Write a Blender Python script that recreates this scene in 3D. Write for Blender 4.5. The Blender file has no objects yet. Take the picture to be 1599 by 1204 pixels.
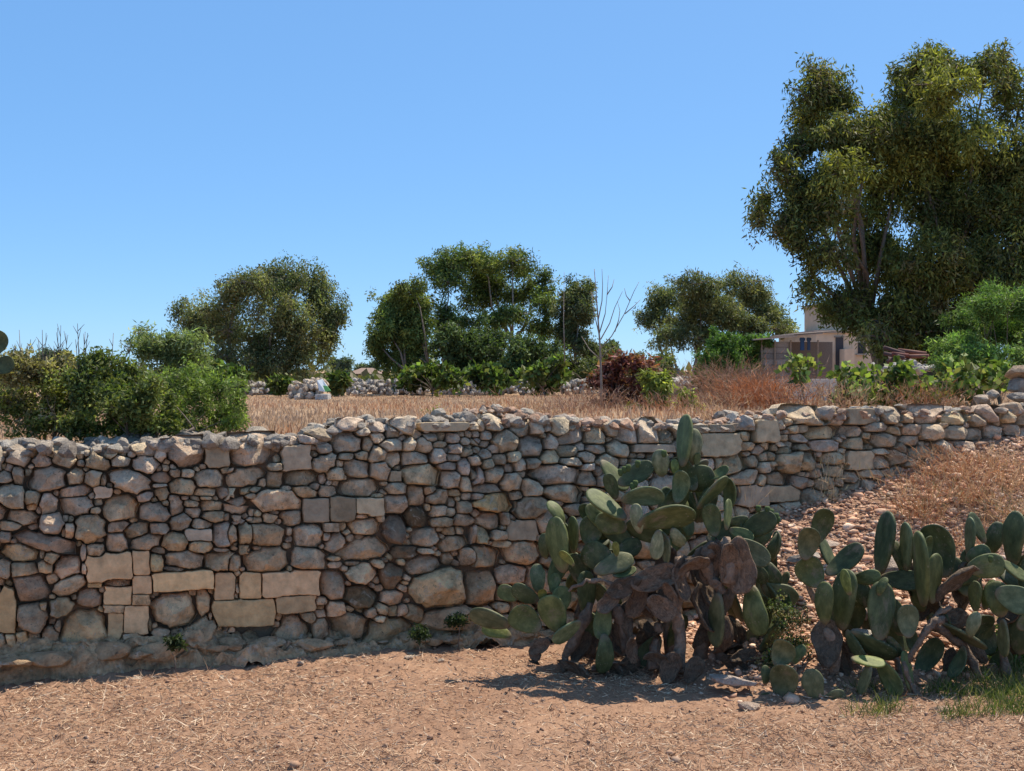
import bpy, math, random
import numpy as np
from mathutils import Vector, Matrix, Quaternion, noise
R = math.radians
rng = np.random.default_rng(7)
random.seed(7)
sc = bpy.context.scene
col = sc.collection

# ------------------------------------------------------------------ camera, sky, sun, exposure
F = 1796.0                                   # focal length in photo pixels (photo 1599 wide)
EYE = Vector((0, 0, 2.2))
PITCH = math.atan(24 / F)
cam = bpy.data.cameras.new('camera'); cam.sensor_width = 36; cam.lens = 36 * F / 1599
cam.clip_end = 8000; cam.clip_start = 0.05
camo = bpy.data.objects.new('camera', cam); col.objects.link(camo)
camo.location = EYE; camo.rotation_euler = (R(90) - PITCH, 0, 0)
sc.camera = camo
SUN_EL, SUN_AZ = R(62), R(47)      # behind the wall, a little to the right
SUNV = Vector((math.sin(SUN_AZ) * math.cos(SUN_EL), math.cos(SUN_AZ) * math.cos(SUN_EL), math.sin(SUN_EL)))
w = bpy.data.worlds.new('World'); sc.world = w; w.use_nodes = True
nt = w.node_tree; nt.nodes.clear()
sky = nt.nodes.new('ShaderNodeTexSky'); sky.sky_type = 'NISHITA'; sky.sun_disc = False
sky.sun_elevation = SUN_EL; sky.sun_rotation = SUN_AZ
sky.altitude = 0; sky.air_density = 0.5; sky.dust_density = 0.5; sky.ozone_density = 3.0
hs = nt.nodes.new('ShaderNodeHueSaturation'); hs.inputs['Saturation'].default_value = 1.78
gm = nt.nodes.new('ShaderNodeGamma'); gm.inputs[1].default_value = 0.36          # the even, clear blue of the photograph
tn = nt.nodes.new('ShaderNodeMix'); tn.data_type = 'RGBA'; tn.blend_type = 'MULTIPLY'; tn.inputs[0].default_value = 1; tn.inputs[7].default_value = (1.54, 2.18, 2.72, 1)
bgn = nt.nodes.new('ShaderNodeBackground'); bgn.inputs['Strength'].default_value = 0.146
wo = nt.nodes.new('ShaderNodeOutputWorld')
nt.links.new(sky.outputs[0], gm.inputs[0]); nt.links.new(gm.outputs[0], hs.inputs['Color']); nt.links.new(hs.outputs[0], tn.inputs[6]); nt.links.new(tn.outputs[2], bgn.inputs['Color'])
nt.links.new(bgn.outputs[0], wo.inputs['Surface'])
sun = bpy.data.lights.new('sun', 'SUN'); sun.energy = 4.8; sun.angle = R(0.53); sun.color = (1.0, 0.91, 0.78)
suno = bpy.data.objects.new('sun', sun); col.objects.link(suno); suno.location = (8, 14, 30)
suno.rotation_euler = SUNV.to_track_quat('Z', 'Y').to_euler()
sc.view_settings.view_transform = 'Standard'; sc.view_settings.look = 'None'
sc.view_settings.gamma = 1; sc.view_settings.use_curve_mapping = False
sc.view_settings.exposure = 0.5
sc.render.engine = 'CYCLES'
sc.cycles.max_bounces = 8; sc.cycles.diffuse_bounces = 5; sc.cycles.transparent_max_bounces = 4
sc.cycles.use_denoising = True

# ------------------------------------------------------------------ helpers
def ray(px, py):
    x = (px - 799.5) / F; y = (602 - py) / F
    c, s = math.cos(PITCH), math.sin(PITCH)
    return Vector((x, c + y * s, -s + y * c))
def P(px, py, d):
    r = ray(px, py); return EYE + r * (d / r.y)
WB, WS, BAT = 9.5, 0.35, 0.08                # front of the wall: y = WB + WS*x + BAT*z
def onwall(px, py):
    r = ray(px, py)
    t = (WB + BAT * EYE.z) / (r.y - WS * r.x - BAT * r.z)
    return EYE + r * t
WT = Vector((1, WS, 0)).normalized()         # along the wall
WN = Vector((WS, -1, BAT)).normalized()      # out of the wall towards the camera
WU = WN.cross(WT) * -1
if WU.z < 0: WU = -WU

def tag(o, label=None, cat=None, group=None, kind=None):
    if label: o['label'] = label
    if cat: o['category'] = cat
    if group: o['group'] = group
    if kind: o['kind'] = kind
    return o
def link(o, parent=None):
    col.objects.link(o)
    if parent: o.parent = parent
    return o
def empty(name, loc, rz=0):
    o = bpy.data.objects.new(name, None); o.location = loc; o.rotation_euler = (0, 0, rz)
    o.empty_display_size = 0.2
    return link(o)
def mesh(name, v, f, mat=None, parent=None, cols=None, smooth=True, local=True, sharp=None):
    """ONE mesh object. v: Nx3 world coordinates, f: list of index tuples or an (M,k) array."""
    me = bpy.data.meshes.new(name)
    v = np.asarray(v, dtype=np.float32)
    off = np.array(parent.location if (parent and local) else (0, 0, 0), dtype=np.float32)
    if parent and parent.parent and local: off = off + np.array(parent.parent.location, dtype=np.float32)
    v = v - off
    if isinstance(f, np.ndarray):
        m, k = f.shape
        me.vertices.add(len(v)); me.vertices.foreach_set('co', v.ravel())
        me.loops.add(m * k); me.loops.foreach_set('vertex_index', f.ravel().astype(np.int32))
        me.polygons.add(m); me.polygons.foreach_set('loop_start', np.arange(0, m * k, k, dtype=np.int32))
        me.update(calc_edges=True)
    else:
        me.from_pydata(v.tolist(), [], f); me.update()
    if smooth: me.polygons.foreach_set('use_smooth', np.ones(len(me.polygons), dtype=bool))
    if cols is not None:
        a = me.color_attributes.new('Col', 'FLOAT_COLOR', 'POINT')
        c = np.ones((len(v), 4), dtype=np.float32); c[:, :3] = np.asarray(cols, dtype=np.float32)
        a.data.foreach_set('color', c.ravel())
    if sharp: me.set_sharp_from_angle(angle=R(sharp))
    if mat: me.materials.append(mat)
    o = bpy.data.objects.new(name, me)
    return link(o, parent)

class MB:                                     # collects pieces that form one mesh
    def __init__(s): s.v = []; s.f = []; s.c = []; s.n = 0
    def add(s, v, f, c=None):
        v = np.asarray(v, dtype=np.float32)
        s.v.append(v); s.f += [tuple(i + s.n for i in q) for q in f]
        s.c.append(np.tile(np.asarray(c if c is not None else (1, 1, 1), dtype=np.float32), (len(v), 1)) if np.ndim(c) < 2 else np.asarray(c))
        s.n += len(v)
    def box(s, a, b, c=None, rot=None, org=None):
        x0, y0, z0 = a; x1, y1, z1 = b
        v = np.array([(x0,y0,z0),(x1,y0,z0),(x1,y1,z0),(x0,y1,z0),(x0,y0,z1),(x1,y0,z1),(x1,y1,z1),(x0,y1,z1)], float)
        if rot is not None: v = (v - org) @ np.array(rot).T + org
        s.add(v, [(0,3,2,1),(4,5,6,7),(0,1,5,4),(1,2,6,5),(2,3,7,6),(3,0,4,7)], c)
    def tube(s, pts, rad, sides=6, c=None, wob=0.0):
        pts = [Vector(p) for p in pts]; n = len(pts); vs = []
        for i, p in enumerate(pts):
            t = (pts[min(i + 1, n - 1)] - pts[max(i - 1, 0)]).normalized()
            a = t.orthogonal().normalized() if abs(t.z) > .95 else t.cross(Vector((0, 0, 1))).normalized()
            b = t.cross(a); r = rad[i] if hasattr(rad, '__len__') else rad
            for k in range(sides):
                th = 2 * math.pi * k / sides
                rr = r * (1 + (wob * noise.noise(p * 9 + Vector((k * 1.7, 0, 0))) if wob else 0))
                vs.append(p + (a * math.cos(th) + b * math.sin(th)) * rr)
        fs = [(i * sides + k, i * sides + (k + 1) % sides, (i + 1) * sides + (k + 1) % sides, (i + 1) * sides + k)
              for i in range(n - 1) for k in range(sides)]
        fs.append(tuple(range(sides))[::-1]); fs.append(tuple((n - 1) * sides + k for k in range(sides)))
        s.add([tuple(q) for q in vs], fs, c)
    def build(s, name, mat, parent=None, smooth=False, sharp=None):
        return mesh(name, np.concatenate(s.v), s.f, mat, parent, np.concatenate(s.c), smooth, sharp=sharp)

# --- materials
def newmat(name):
    m = bpy.data.materials.new(name); m.use_nodes = True
    n = m.node_tree; b = n.nodes['Principled BSDF']
    return m, n, b
def ramp(n, stops, src):
    r = n.nodes.new('ShaderNodeValToRGB'); e = r.color_ramp.elements
    while len(e) < len(stops): e.new(0.5)
    for k, (p, c) in enumerate(stops): e[k].position = p; e[k].color = (*c, 1) if len(c) == 3 else c
    n.links.new(src, r.inputs[0]); return r.outputs[0]
def tex(n, kind, scale, detail=4, rough=.6, coord='Object', dist=0.0):
    tc = n.nodes.new('ShaderNodeTexCoord'); t = n.nodes.new('ShaderNodeTex' + kind)
    t.inputs['Scale'].default_value = scale
    if kind == 'Noise':
        t.inputs['Detail'].default_value = detail; t.inputs['Roughness'].default_value = rough; t.inputs['Distortion'].default_value = dist
    n.links.new(tc.outputs[coord], t.inputs['Vector']); return t
def mixc(n, a, b, fac, mode='MIX'):
    m = n.nodes.new('ShaderNodeMix'); m.data_type = 'RGBA'; m.blend_type = mode
    for s, v in ((0, fac), (6, a), (7, b)):
        if isinstance(v, bpy.types.NodeSocket): n.links.new(v, m.inputs[s])
        elif s == 0: m.inputs[0].default_value = v
        else: m.inputs[s].default_value = (*v, 1)
    return m.outputs[2]
def bump(n, b, src, strength, dist=0.02):
    k = n.nodes.new('ShaderNodeBump'); k.inputs['Strength'].default_value = strength; k.inputs['Distance'].default_value = dist
    n.links.new(src, k.inputs['Height'])
    old = b.inputs['Normal'].links
    if old: n.links.new(old[0].from_socket, k.inputs['Normal'])
    n.links.new(k.outputs[0], b.inputs['Normal'])
def attr(n, name='Col'):
    a = n.nodes.new('ShaderNodeAttribute'); a.attribute_name = name; return a.outputs['Color']

def stone_mat():
    m, n, b = newmat('limestone')
    c = attr(n)
    big = tex(n, 'Noise', 9, 8, .7).outputs[0]
    c = mixc(n, c, ramp(n, [(.30, (.45, .42, .40)), (.47, (1.05, 1.05, 1.05)), (.70, (1.75, 1.70, 1.62))], big), .9, 'MULTIPLY')
    lich = tex(n, 'Noise', 22, 9, .75).outputs[0]
    c = mixc(n, c, (.060, .052, .045), ramp(n, [(.56, (0, 0, 0)), (.67, (.65, .65, .65))], lich))
    pale = tex(n, 'Noise', 13, 6, .65, dist=.8).outputs[0]
    c = mixc(n, c, (.66, .54, .40), ramp(n, [(.56, (0, 0, 0)), (.66, (.75, .75, .75))], pale))
    pit = tex(n, 'Noise', 48, 3, .5).outputs[0]
    c = mixc(n, c, (.07, .055, .042), ramp(n, [(.66, (0, 0, 0)), (.74, (.7, .7, .7))], pit))
    n.links.new(c, b.inputs['Base Color']); b.inputs['Roughness'].default_value = .92
    b.inputs['Specular IOR Level'].default_value = .2
    bump(n, b, tex(n, 'Noise', 16, 9, .72).outputs[0], 1.0, .05)
    bump(n, b, tex(n, 'Noise', 70, 6, .7).outputs[0], .8, .016)
    return m
def col_mat(name, rough=.9, scale=40, amp=.5, bmp=.5, dist=.01):
    """colour from the Col attribute with a procedural mottling and relief"""
    m, n, b = newmat(name)
    t = tex(n, 'Noise', scale, 5, .65).outputs[0]
    c = mixc(n, attr(n), ramp(n, [(.3, (.62, .62, .62)), (.7, (1.3, 1.3, 1.3))], t), amp, 'MULTIPLY')
    n.links.new(c, b.inputs['Base Color']); b.inputs['Roughness'].default_value = rough
    b.inputs['Specular IOR Level'].default_value = .2
    bump(n, b, t, bmp, dist)
    return m
def leaf_mat(name, trans=.35, rough=.5, tint=(1.1, 1.25, .5)):
    m, n, b = newmat(name)
    c = attr(n)
    n.links.new(c, b.inputs['Base Color']); b.inputs['Roughness'].default_value = rough
    b.inputs['Specular IOR Level'].default_value = .2
    t = n.nodes.new('ShaderNodeBsdfTranslucent'); n.links.new(mixc(n, c, tint, 1.0, 'MULTIPLY'), t.inputs['Color'])
    s = n.nodes.new('ShaderNodeMixShader'); s.inputs[0].default_value = trans
    n.links.new(b.outputs[0], s.inputs[1]); n.links.new(t.outputs[0], s.inputs[2])
    n.links.new(s.outputs[0], n.nodes['Material Output'].inputs['Surface'])
    return m
def soil_mat():
    m, n, b = newmat('soil')
    a = tex(n, 'Noise', 1.1, 4, .6).outputs[0]; d = tex(n, 'Noise', 60, 8, .75).outputs[0]
    c = ramp(n, [(.3, (.265, .155, .098)), (.7, (.36, .22, .14))], a)
    c = mixc(n, c, ramp(n, [(.3, (.5, .45, .42)), (.55, (1, 1, 1)), (.75, (1.45, 1.4, 1.3))], d), .85, 'MULTIPLY')
    n.links.new(c, b.inputs['Base Color']); b.inputs['Roughness'].default_value = .97; b.inputs['Specular IOR Level'].default_value = .1
    bump(n, b, d, .6, .012)
    return m
def field_mat():
    m, n, b = newmat('dry_field')
    a = tex(n, 'Noise', .35, 6, .65).outputs[0]; d = tex(n, 'Noise', 14, 8, .75).outputs[0]
    c = ramp(n, [(.3, (.28, .175, .105)), (.55, (.37, .245, .15)), (.75, (.46, .33, .205))], a)
    c = mixc(n, c, ramp(n, [(.3, (.5, .5, .5)), (.7, (1.4, 1.4, 1.4))], d), .8, 'MULTIPLY')
    n.links.new(c, b.inputs['Base Color']); b.inputs['Roughness'].default_value = .97; b.inputs['Specular IOR Level'].default_value = .1
    bump(n, b, d, .8, .05)
    return m
def pad_mat():
    m, n, b = newmat('cactus_skin')
    oi = n.nodes.new('ShaderNodeObjectInfo')
    tc = n.nodes.new('ShaderNodeTexCoord')
    t = n.nodes.new('ShaderNodeTexNoise'); t.inputs['Scale'].default_value = 3.2; t.inputs['Detail'].default_value = 7; t.inputs['Roughness'].default_value = .68
    va = n.nodes.new('ShaderNodeVectorMath'); va.operation = 'ADD'
    vm = n.nodes.new('ShaderNodeMath'); vm.operation = 'MULTIPLY'; vm.inputs[1].default_value = 37
    n.links.new(oi.outputs['Random'], vm.inputs[0]); n.links.new(tc.outputs['Object'], va.inputs[0]); n.links.new(vm.outputs[0], va.inputs[1])
    n.links.new(va.outputs[0], t.inputs['Vector'])
    c = mixc(n, oi.outputs['Color'], ramp(n, [(.30, (.45, .50, .42)), (.5, (1, 1, 1)), (.72, (2.0, 1.8, 1.9))], t.outputs[0]), .95, 'MULTIPLY')
    # areoles: small pale spots in a lattice, a touch sunk
    v = n.nodes.new('ShaderNodeTexVoronoi'); v.inputs['Scale'].default_value = 8.5; v.inputs['Randomness'].default_value = .35
    n.links.new(tc.outputs['Object'], v.inputs['Vector'])
    spot = ramp(n, [(.09, (1, 1, 1)), (.19, (0, 0, 0))], v.outputs['Distance'])
    c = mixc(n, c, (.27, .24, .15), mixc(n, (0, 0, 0), spot, .6))
    scar = n.nodes.new('ShaderNodeTexNoise'); scar.inputs['Scale'].default_value = 1.7; scar.inputs['Detail'].default_value = 9; scar.inputs['Roughness'].default_value = .75
    n.links.new(va.outputs[0], scar.inputs['Vector'])
    c = mixc(n, c, (.20, .155, .10), ramp(n, [(.56, (0, 0, 0)), (.67, (.75, .75, .75))], scar.outputs[0]))
    sx = n.nodes.new('ShaderNodeSeparateXYZ'); n.links.new(tc.outputs['Object'], sx.inputs[0])
    ad = n.nodes.new('ShaderNodeMath'); ad.inputs[1].default_value = .35; ad.operation = 'MULTIPLY_ADD'; n.links.new(scar.outputs[0], ad.inputs[0]); n.links.new(sx.outputs[2], ad.inputs[2])
    c = mixc(n, c, (.17, .13, .08), ramp(n, [(.22, (.85, .85, .85)), (.36, (0, 0, 0))], ad.outputs[0]))          # corky old base
    n.links.new(c, b.inputs['Base Color']); b.inputs['Roughness'].default_value = .6; b.inputs['Specular IOR Level'].default_value = .3
    bump(n, b, spot, .35, .004); bump(n, b, t.outputs[0], .35, .012)
    return m
def dead_mat():
    m, n, b = newmat('dry_cactus_skin')
    oi = n.nodes.new('ShaderNodeObjectInfo')
    t = tex(n, 'Noise', 6, 9, .75, dist=1.2).outputs[0]; u = tex(n, 'Noise', 2.2, 5, .6).outputs[0]
    c = mixc(n, oi.outputs['Color'], ramp(n, [(.32, (.35, .33, .32)), (.5, (1, 1, 1)), (.7, (2.0, 1.9, 1.8))], t), .95, 'MULTIPLY')
    c = mixc(n, c, (.23, .19, .15), ramp(n, [(.55, (0, 0, 0)), (.72, (.7, .7, .7))], u))
    n.links.new(c, b.inputs['Base Color']); b.inputs['Roughness'].default_value = .95; b.inputs['Specular IOR Level'].default_value = .1
    bump(n, b, t, 1.0, .06)
    return m
M = dict(dead=dead_mat(), cut=col_mat('cut_limestone', .95, 11, .8, .9, .02), stone=stone_mat(), soil=soil_mat(), field=field_mat(), pad=pad_mat(),
         gravel=col_mat('gravel', .95, 60, .6, .6, .006), straw=col_mat('straw', .8, 30, .3, 0.1, .002),
         leaf=leaf_mat('gum_leaves', .34, .6), soft=leaf_mat('shrub_leaves', .38, .55), stub=leaf_mat('stubble_straw', .32, .9, (1.05, 1, .9)), dry=leaf_mat('dry_stalks', .2, .8, (1.1, 1, .8)),
         bark=col_mat('bark', .9, 18, .8, .9, .03), wood=col_mat('weathered_wood', .85, 25, .7, .6, .01),
         plaster=col_mat('plaster', .9, 2.5, .35, .25, .01), metal=col_mat('rusty_metal', .7, 12, .6, .3, .005),
         cloth=col_mat('cloth', .8, 20, .2, .2, .005), deadpad=col_mat('dead_cactus_bark', .9, 22, 1.0, 1.0, .04))

# ------------------------------------------------------------------ ground: lower field with the rubble slope, upper field
def sst(a, b, x):
    t = np.clip((x - a) / (b - a), 0, 1); return t * t * (3 - 2 * t)
def wally(x): return WB + WS * x
def ground(x, y):                             # large shape of the lower ground
    x = np.asarray(x, float); y = np.asarray(y, float)
    zb = np.interp(x, [1.15, 1.6, 1.95, 2.33, 3.65, 4.36, 6, 12], [0, .12, .55, .93, 1.25, 1.5, 1.7, 1.75])
    s = wally(x) + .1 - y
    f = np.clip(1 - s / 2.75, 0, 1.0)
    f = np.where(f < .25, f * f / .5 + 0, f - .125)
    return zb * f / .875
def slope_amount(x, y):
    return np.clip(ground(x, y) / .12, 0, 1)
class Fract:                                  # cheap value noise on arrays
    def __init__(s, seed): s.t = np.random.default_rng(seed).random((256, 256))
    def __call__(s, x, y):
        xi = np.floor(x).astype(int); yi = np.floor(y).astype(int); fx = x - xi; fy = y - yi
        fx = fx * fx * (3 - 2 * fx); fy = fy * fy * (3 - 2 * fy); t = s.t
        a = t[xi & 255, yi & 255]; b = t[(xi + 1) & 255, yi & 255]; c = t[xi & 255, (yi + 1) & 255]; d = t[(xi + 1) & 255, (yi + 1) & 255]
        return (a * (1 - fx) + b * fx) * (1 - fy) + (c * (1 - fx) + d * fx) * fy - .5
N1, N2, N3 = Fract(1), Fract(2), Fract(3)
def ground_full(x, y):
    z = ground(x, y)
    z = z + .09 * N1(x * .7, y * .9) + .045 * N2(x * 3.1, y * 3.1) + .05 * N3(x * 9, y * 9) * .5 + .022 * N1(x * 24, y * 24) + .012 * N2(x * 55, y * 55)
    return z - .02
def grid(xs, ys, fz):
    X, Y = np.meshgrid(xs, ys); Z = fz(X, Y)
    v = np.stack([X, Y, Z], -1).reshape(-1, 3); nx, ny = len(xs), len(ys)
    i = (np.arange(ny - 1)[:, None] * nx + np.arange(nx - 1)[None]).ravel()
    return v, np.stack([i, i + 1, i + 1 + nx, i + nx], -1)
xs = np.concatenate([np.linspace(-30, -4.7, 24), np.arange(-4.6, 5.6, .025), np.linspace(5.7, 30, 24)])
ys = np.concatenate([np.linspace(-30, 5.4, 30), np.arange(5.5, 9.0, .02), np.arange(9.0, 13.0, .05)])
v, f = grid(xs, ys, ground_full)
keep = (v[:, 1] < wally(v[:, 0]) + .45)[f].all(1)          # the sheet stops inside the wall
tag(mesh('lower_field', v, f[keep], M['soil']), kind='structure')
def zup(x, y):
    d = np.asarray(y, float) - .3 * np.asarray(x, float)
    near = 1.66 + .015 * np.clip(np.asarray(x, float), -6, 8)
    return near + (1.12 - near) * sst(9.5, 52, d)
xs = np.concatenate([-np.geomspace(3000, 24, 22), np.linspace(-22, 26, 120), np.geomspace(28, 3000, 22)])
ys = np.concatenate([np.linspace(6.5, 20, 90), np.linspace(20.4, 60, 70), np.geomspace(62, 6000, 30)])
v, f = grid(xs, ys, lambda x, y: zup(x, y) + .07 * N1(x * .8, y * .8) + .03 * N2(x * 4, y * 4))
keep = (v[:, 1] > wally(v[:, 0]) + .42)[f].all(1)
tag(mesh('upper_field', v, f[keep], M['field']), kind='structure')

# --- scattered little lumps, joined into one object
def ico():
    p = (1 + 5 ** .5) / 2
    v = np.array([(-1,p,0),(1,p,0),(-1,-p,0),(1,-p,0),(0,-1,p),(0,1,p),(0,-1,-p),(0,1,-p),(p,0,-1),(p,0,1),(-p,0,-1),(-p,0,1)]) / math.hypot(1, p)
    f = np.array([(0,11,5),(0,5,1),(0,1,7),(0,7,10),(0,10,11),(1,5,9),(5,11,4),(11,10,2),(10,7,6),(7,1,8),(3,9,4),(3,4,2),(3,2,6),(3,6,8),(3,8,9),(4,9,5),(2,4,11),(6,2,10),(8,6,7),(9,8,1)])
    return v, f
ICV, ICF = ico()
def ico2():
    v = [tuple(a) for a in ICV]; fs = []; cache = {}
    def mid(a, b):
        k = (min(a, b), max(a, b))
        if k not in cache:
            m = np.array(v[a]) + np.array(v[b]); m /= np.linalg.norm(m); v.append(tuple(m)); cache[k] = len(v) - 1
        return cache[k]
    for a, b, c in ICF:
        d, e, g = mid(a, b), mid(b, c), mid(c, a); fs += [(a, d, g), (b, e, d), (c, g, e), (d, e, g)]
    return np.array(v), np.array(fs)
IC2V, IC2F = ico2()
def randrot(n):
    q = rng.normal(size=(n, 4)); q /= np.linalg.norm(q, axis=1)[:, None]
    a, b, c, d = q.T
    return np.stack([1-2*(c*c+d*d), 2*(b*c-a*d), 2*(b*d+a*c), 2*(b*c+a*d), 1-2*(b*b+d*d), 2*(c*d-a*b), 2*(b*d-a*c), 2*(c*d+a*b), 1-2*(b*b+c*c)], -1).reshape(-1, 3, 3)
def lumps(pos, rad, cols, flat=.65, jit=.22, tv=None, tf=None):
    tv = ICV if tv is None else tv; tf = ICF if tf is None else tf
    n = len(pos); k = len(tv)
    V = tv[None] * (1 + rng.normal(0, jit, (n, k, 1)))
    V = V * rng.uniform(.6, 1.25, (n, 1, 3))
    V = np.einsum('nij,nkj->nki', randrot(n), V)
    V[:, :, 2] *= flat
    V = V * rad[:, None, None] + pos[:, None, :]
    Fc = (tf[None] + (np.arange(n) * k)[:, None, None]).reshape(-1, 3)
    return V.reshape(-1, 3), Fc, np.repeat(cols, k, 0)
def palette(n, cs, var=.12):
    cs = np.array(cs); c = cs[rng.integers(0, len(cs), n)]
    return np.clip(c * (1 + rng.normal(0, var, (n, 1))), .01, .95)
# clods on the tilled soil
n = 8000
x = rng.uniform(-4.6, 5.2, n); y = rng.uniform(5.7, 10.5, n); ok = (y < wally(x) - .05) & (slope_amount(x, y) < rng.random(n) * 1.2); x, y = x[ok], y[ok]
r = np.exp(rng.normal(-4.85, .45, len(x))); z = ground_full(x, y) + r * .15
v, f, c = lumps(np.stack([x, y, z], 1), r, palette(len(x), [(.36,.215,.135), (.39,.24,.155), (.32,.19,.12), (.47,.31,.21), (.38,.23,.145), (.29,.175,.115)]))
tag(mesh('soil_clods', v, f, M['gravel'], cols=c, smooth=False), 'crumbled reddish brown soil clods covering the lower field', 'soil', kind='stuff')
# rubble gravel on the slope
n = 42000
x = rng.uniform(1.2, 5.5, n); y = rng.uniform(7.2, 11.6, n); ok = (y < wally(x) + .1) & (slope_amount(x, y) > rng.random(n)); x, y = x[ok], y[ok]
r = np.exp(rng.normal(-4.55, .62, len(x))); r = np.minimum(r, .065); z = ground_full(x, y) + r * .25
v, f, c = lumps(np.stack([x, y, z], 1), r, palette(len(x), [(.62,.36,.225), (.66,.42,.28), (.56,.32,.195), (.68,.49,.35), (.50,.285,.175), (.42,.26,.175)], .16), .6, .3)
tag(mesh('gravel', v, f, M['gravel'], cols=c, smooth=False), 'reddish ochre stone rubble spilling down the slope at right', 'gravel', kind='stuff')

# --- thin blades: straw, stubble, grass (one quad strip of two segments each)
def blades(pos, d, length, width, bend, cols):
    n = len(pos); d = d / np.linalg.norm(d, axis=1)[:, None]
    s = np.cross(d, rng.normal(size=(n, 3))); s /= np.linalg.norm(s, axis=1)[:, None] + 1e-9
    w = np.broadcast_to(width, (n,))[:, None]; L = np.broadcast_to(length, (n,))[:, None]
    b = np.broadcast_to(bend, (n,))[:, None] * np.cross(d, s)
    p0 = pos; p1 = pos + d * L * .5 + b * L * .15; p2 = pos + d * L + b * L * .5
    V = np.stack([p0 - s * w / 2, p0 + s * w / 2, p1 + s * w * .42, p1 - s * w * .42, p2], 1).reshape(-1, 3)
    o = (np.arange(n) * 5)[:, None]
    Fq = np.concatenate([o + np.array([0, 1, 2]), o + np.array([0, 2, 3]), o + np.array([3, 2, 4])])
    return V, Fq, np.repeat(cols, 5, 0)
def catb(L):
    V, Fc, C, o = [], [], [], 0
    for v, f, c in L: V.append(v); Fc.append(f + o); C.append(c); o += len(v)
    return np.concatenate(V), np.concatenate(Fc), np.concatenate(C)
n = 125000
x = rng.uniform(-4.6, 5.0, n); y = rng.uniform(5.7, 10.2, n)
dens = np.clip(.55 + 1.4 * N1(x * 1.3 + 9, y * 1.3) + .5 * sst(8, 5.9, y), .08, 1) ; ok = (y < wally(x) - .3) & (slope_amount(x, y) < .25) & (rng.random(n) < dens); x, y = x[ok], y[ok]
d = rng.normal(size=(len(x), 3)); d[:, 2] = np.abs(d[:, 2]) * .22 + .04
L = np.exp(rng.normal(-3.25, .5, len(x)))
straw = blades(np.stack([x, y, ground_full(x, y) + .008], 1), d, L, rng.uniform(.0025, .006, len(x)), rng.normal(0, .5, len(x)),
               palette(len(x), [(.47,.31,.19), (.55,.39,.25), (.41,.26,.158), (.66,.50,.34), (.37,.23,.14), (.40,.25,.155)]))
v, f, c = straw
tag(mesh('straw', v, f, M['straw'], cols=c, smooth=False), 'pale chopped straw strewn over the reddish lower field', 'straw', kind='stuff')
# stubble on the upper field, thinner with distance but as tall
parts = []
n = 60000
y = 10 + 38 * rng.random(n) ** 1.5; x = rng.uniform(-.52, .52, n) * y
ok = y > wally(x) + 1.0; x, y = x[ok], y[ok]
d = rng.normal(0, .32, (len(x), 3)); d[:, 2] = 1
red = (N1(x * .5 + 3, y * .22) > .17)
c1 = palette(len(x), [(.50,.355,.24), (.44,.30,.195), (.57,.43,.30), (.37,.25,.165)]); c2 = palette(len(x), [(.42,.22,.13), (.48,.28,.17), (.62,.43,.28), (.68,.5,.33)])
L = rng.uniform(.03, .10, len(x)) * np.where(red, 1.5, 1)
parts.append(blades(np.stack([x, y, zup(x, y)], 1), d, L, rng.uniform(.006, .012, len(x)) * (1 + y / 30), rng.normal(0, .5, len(x)), np.where(red[:, None], c2, c1)))
v, f, c = catb(parts)
tag(mesh('stubble', v, f, M['stub'], cols=c, smooth=False), 'dry straw coloured stubble covering the field above the wall', 'stubble', kind='stuff')

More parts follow.
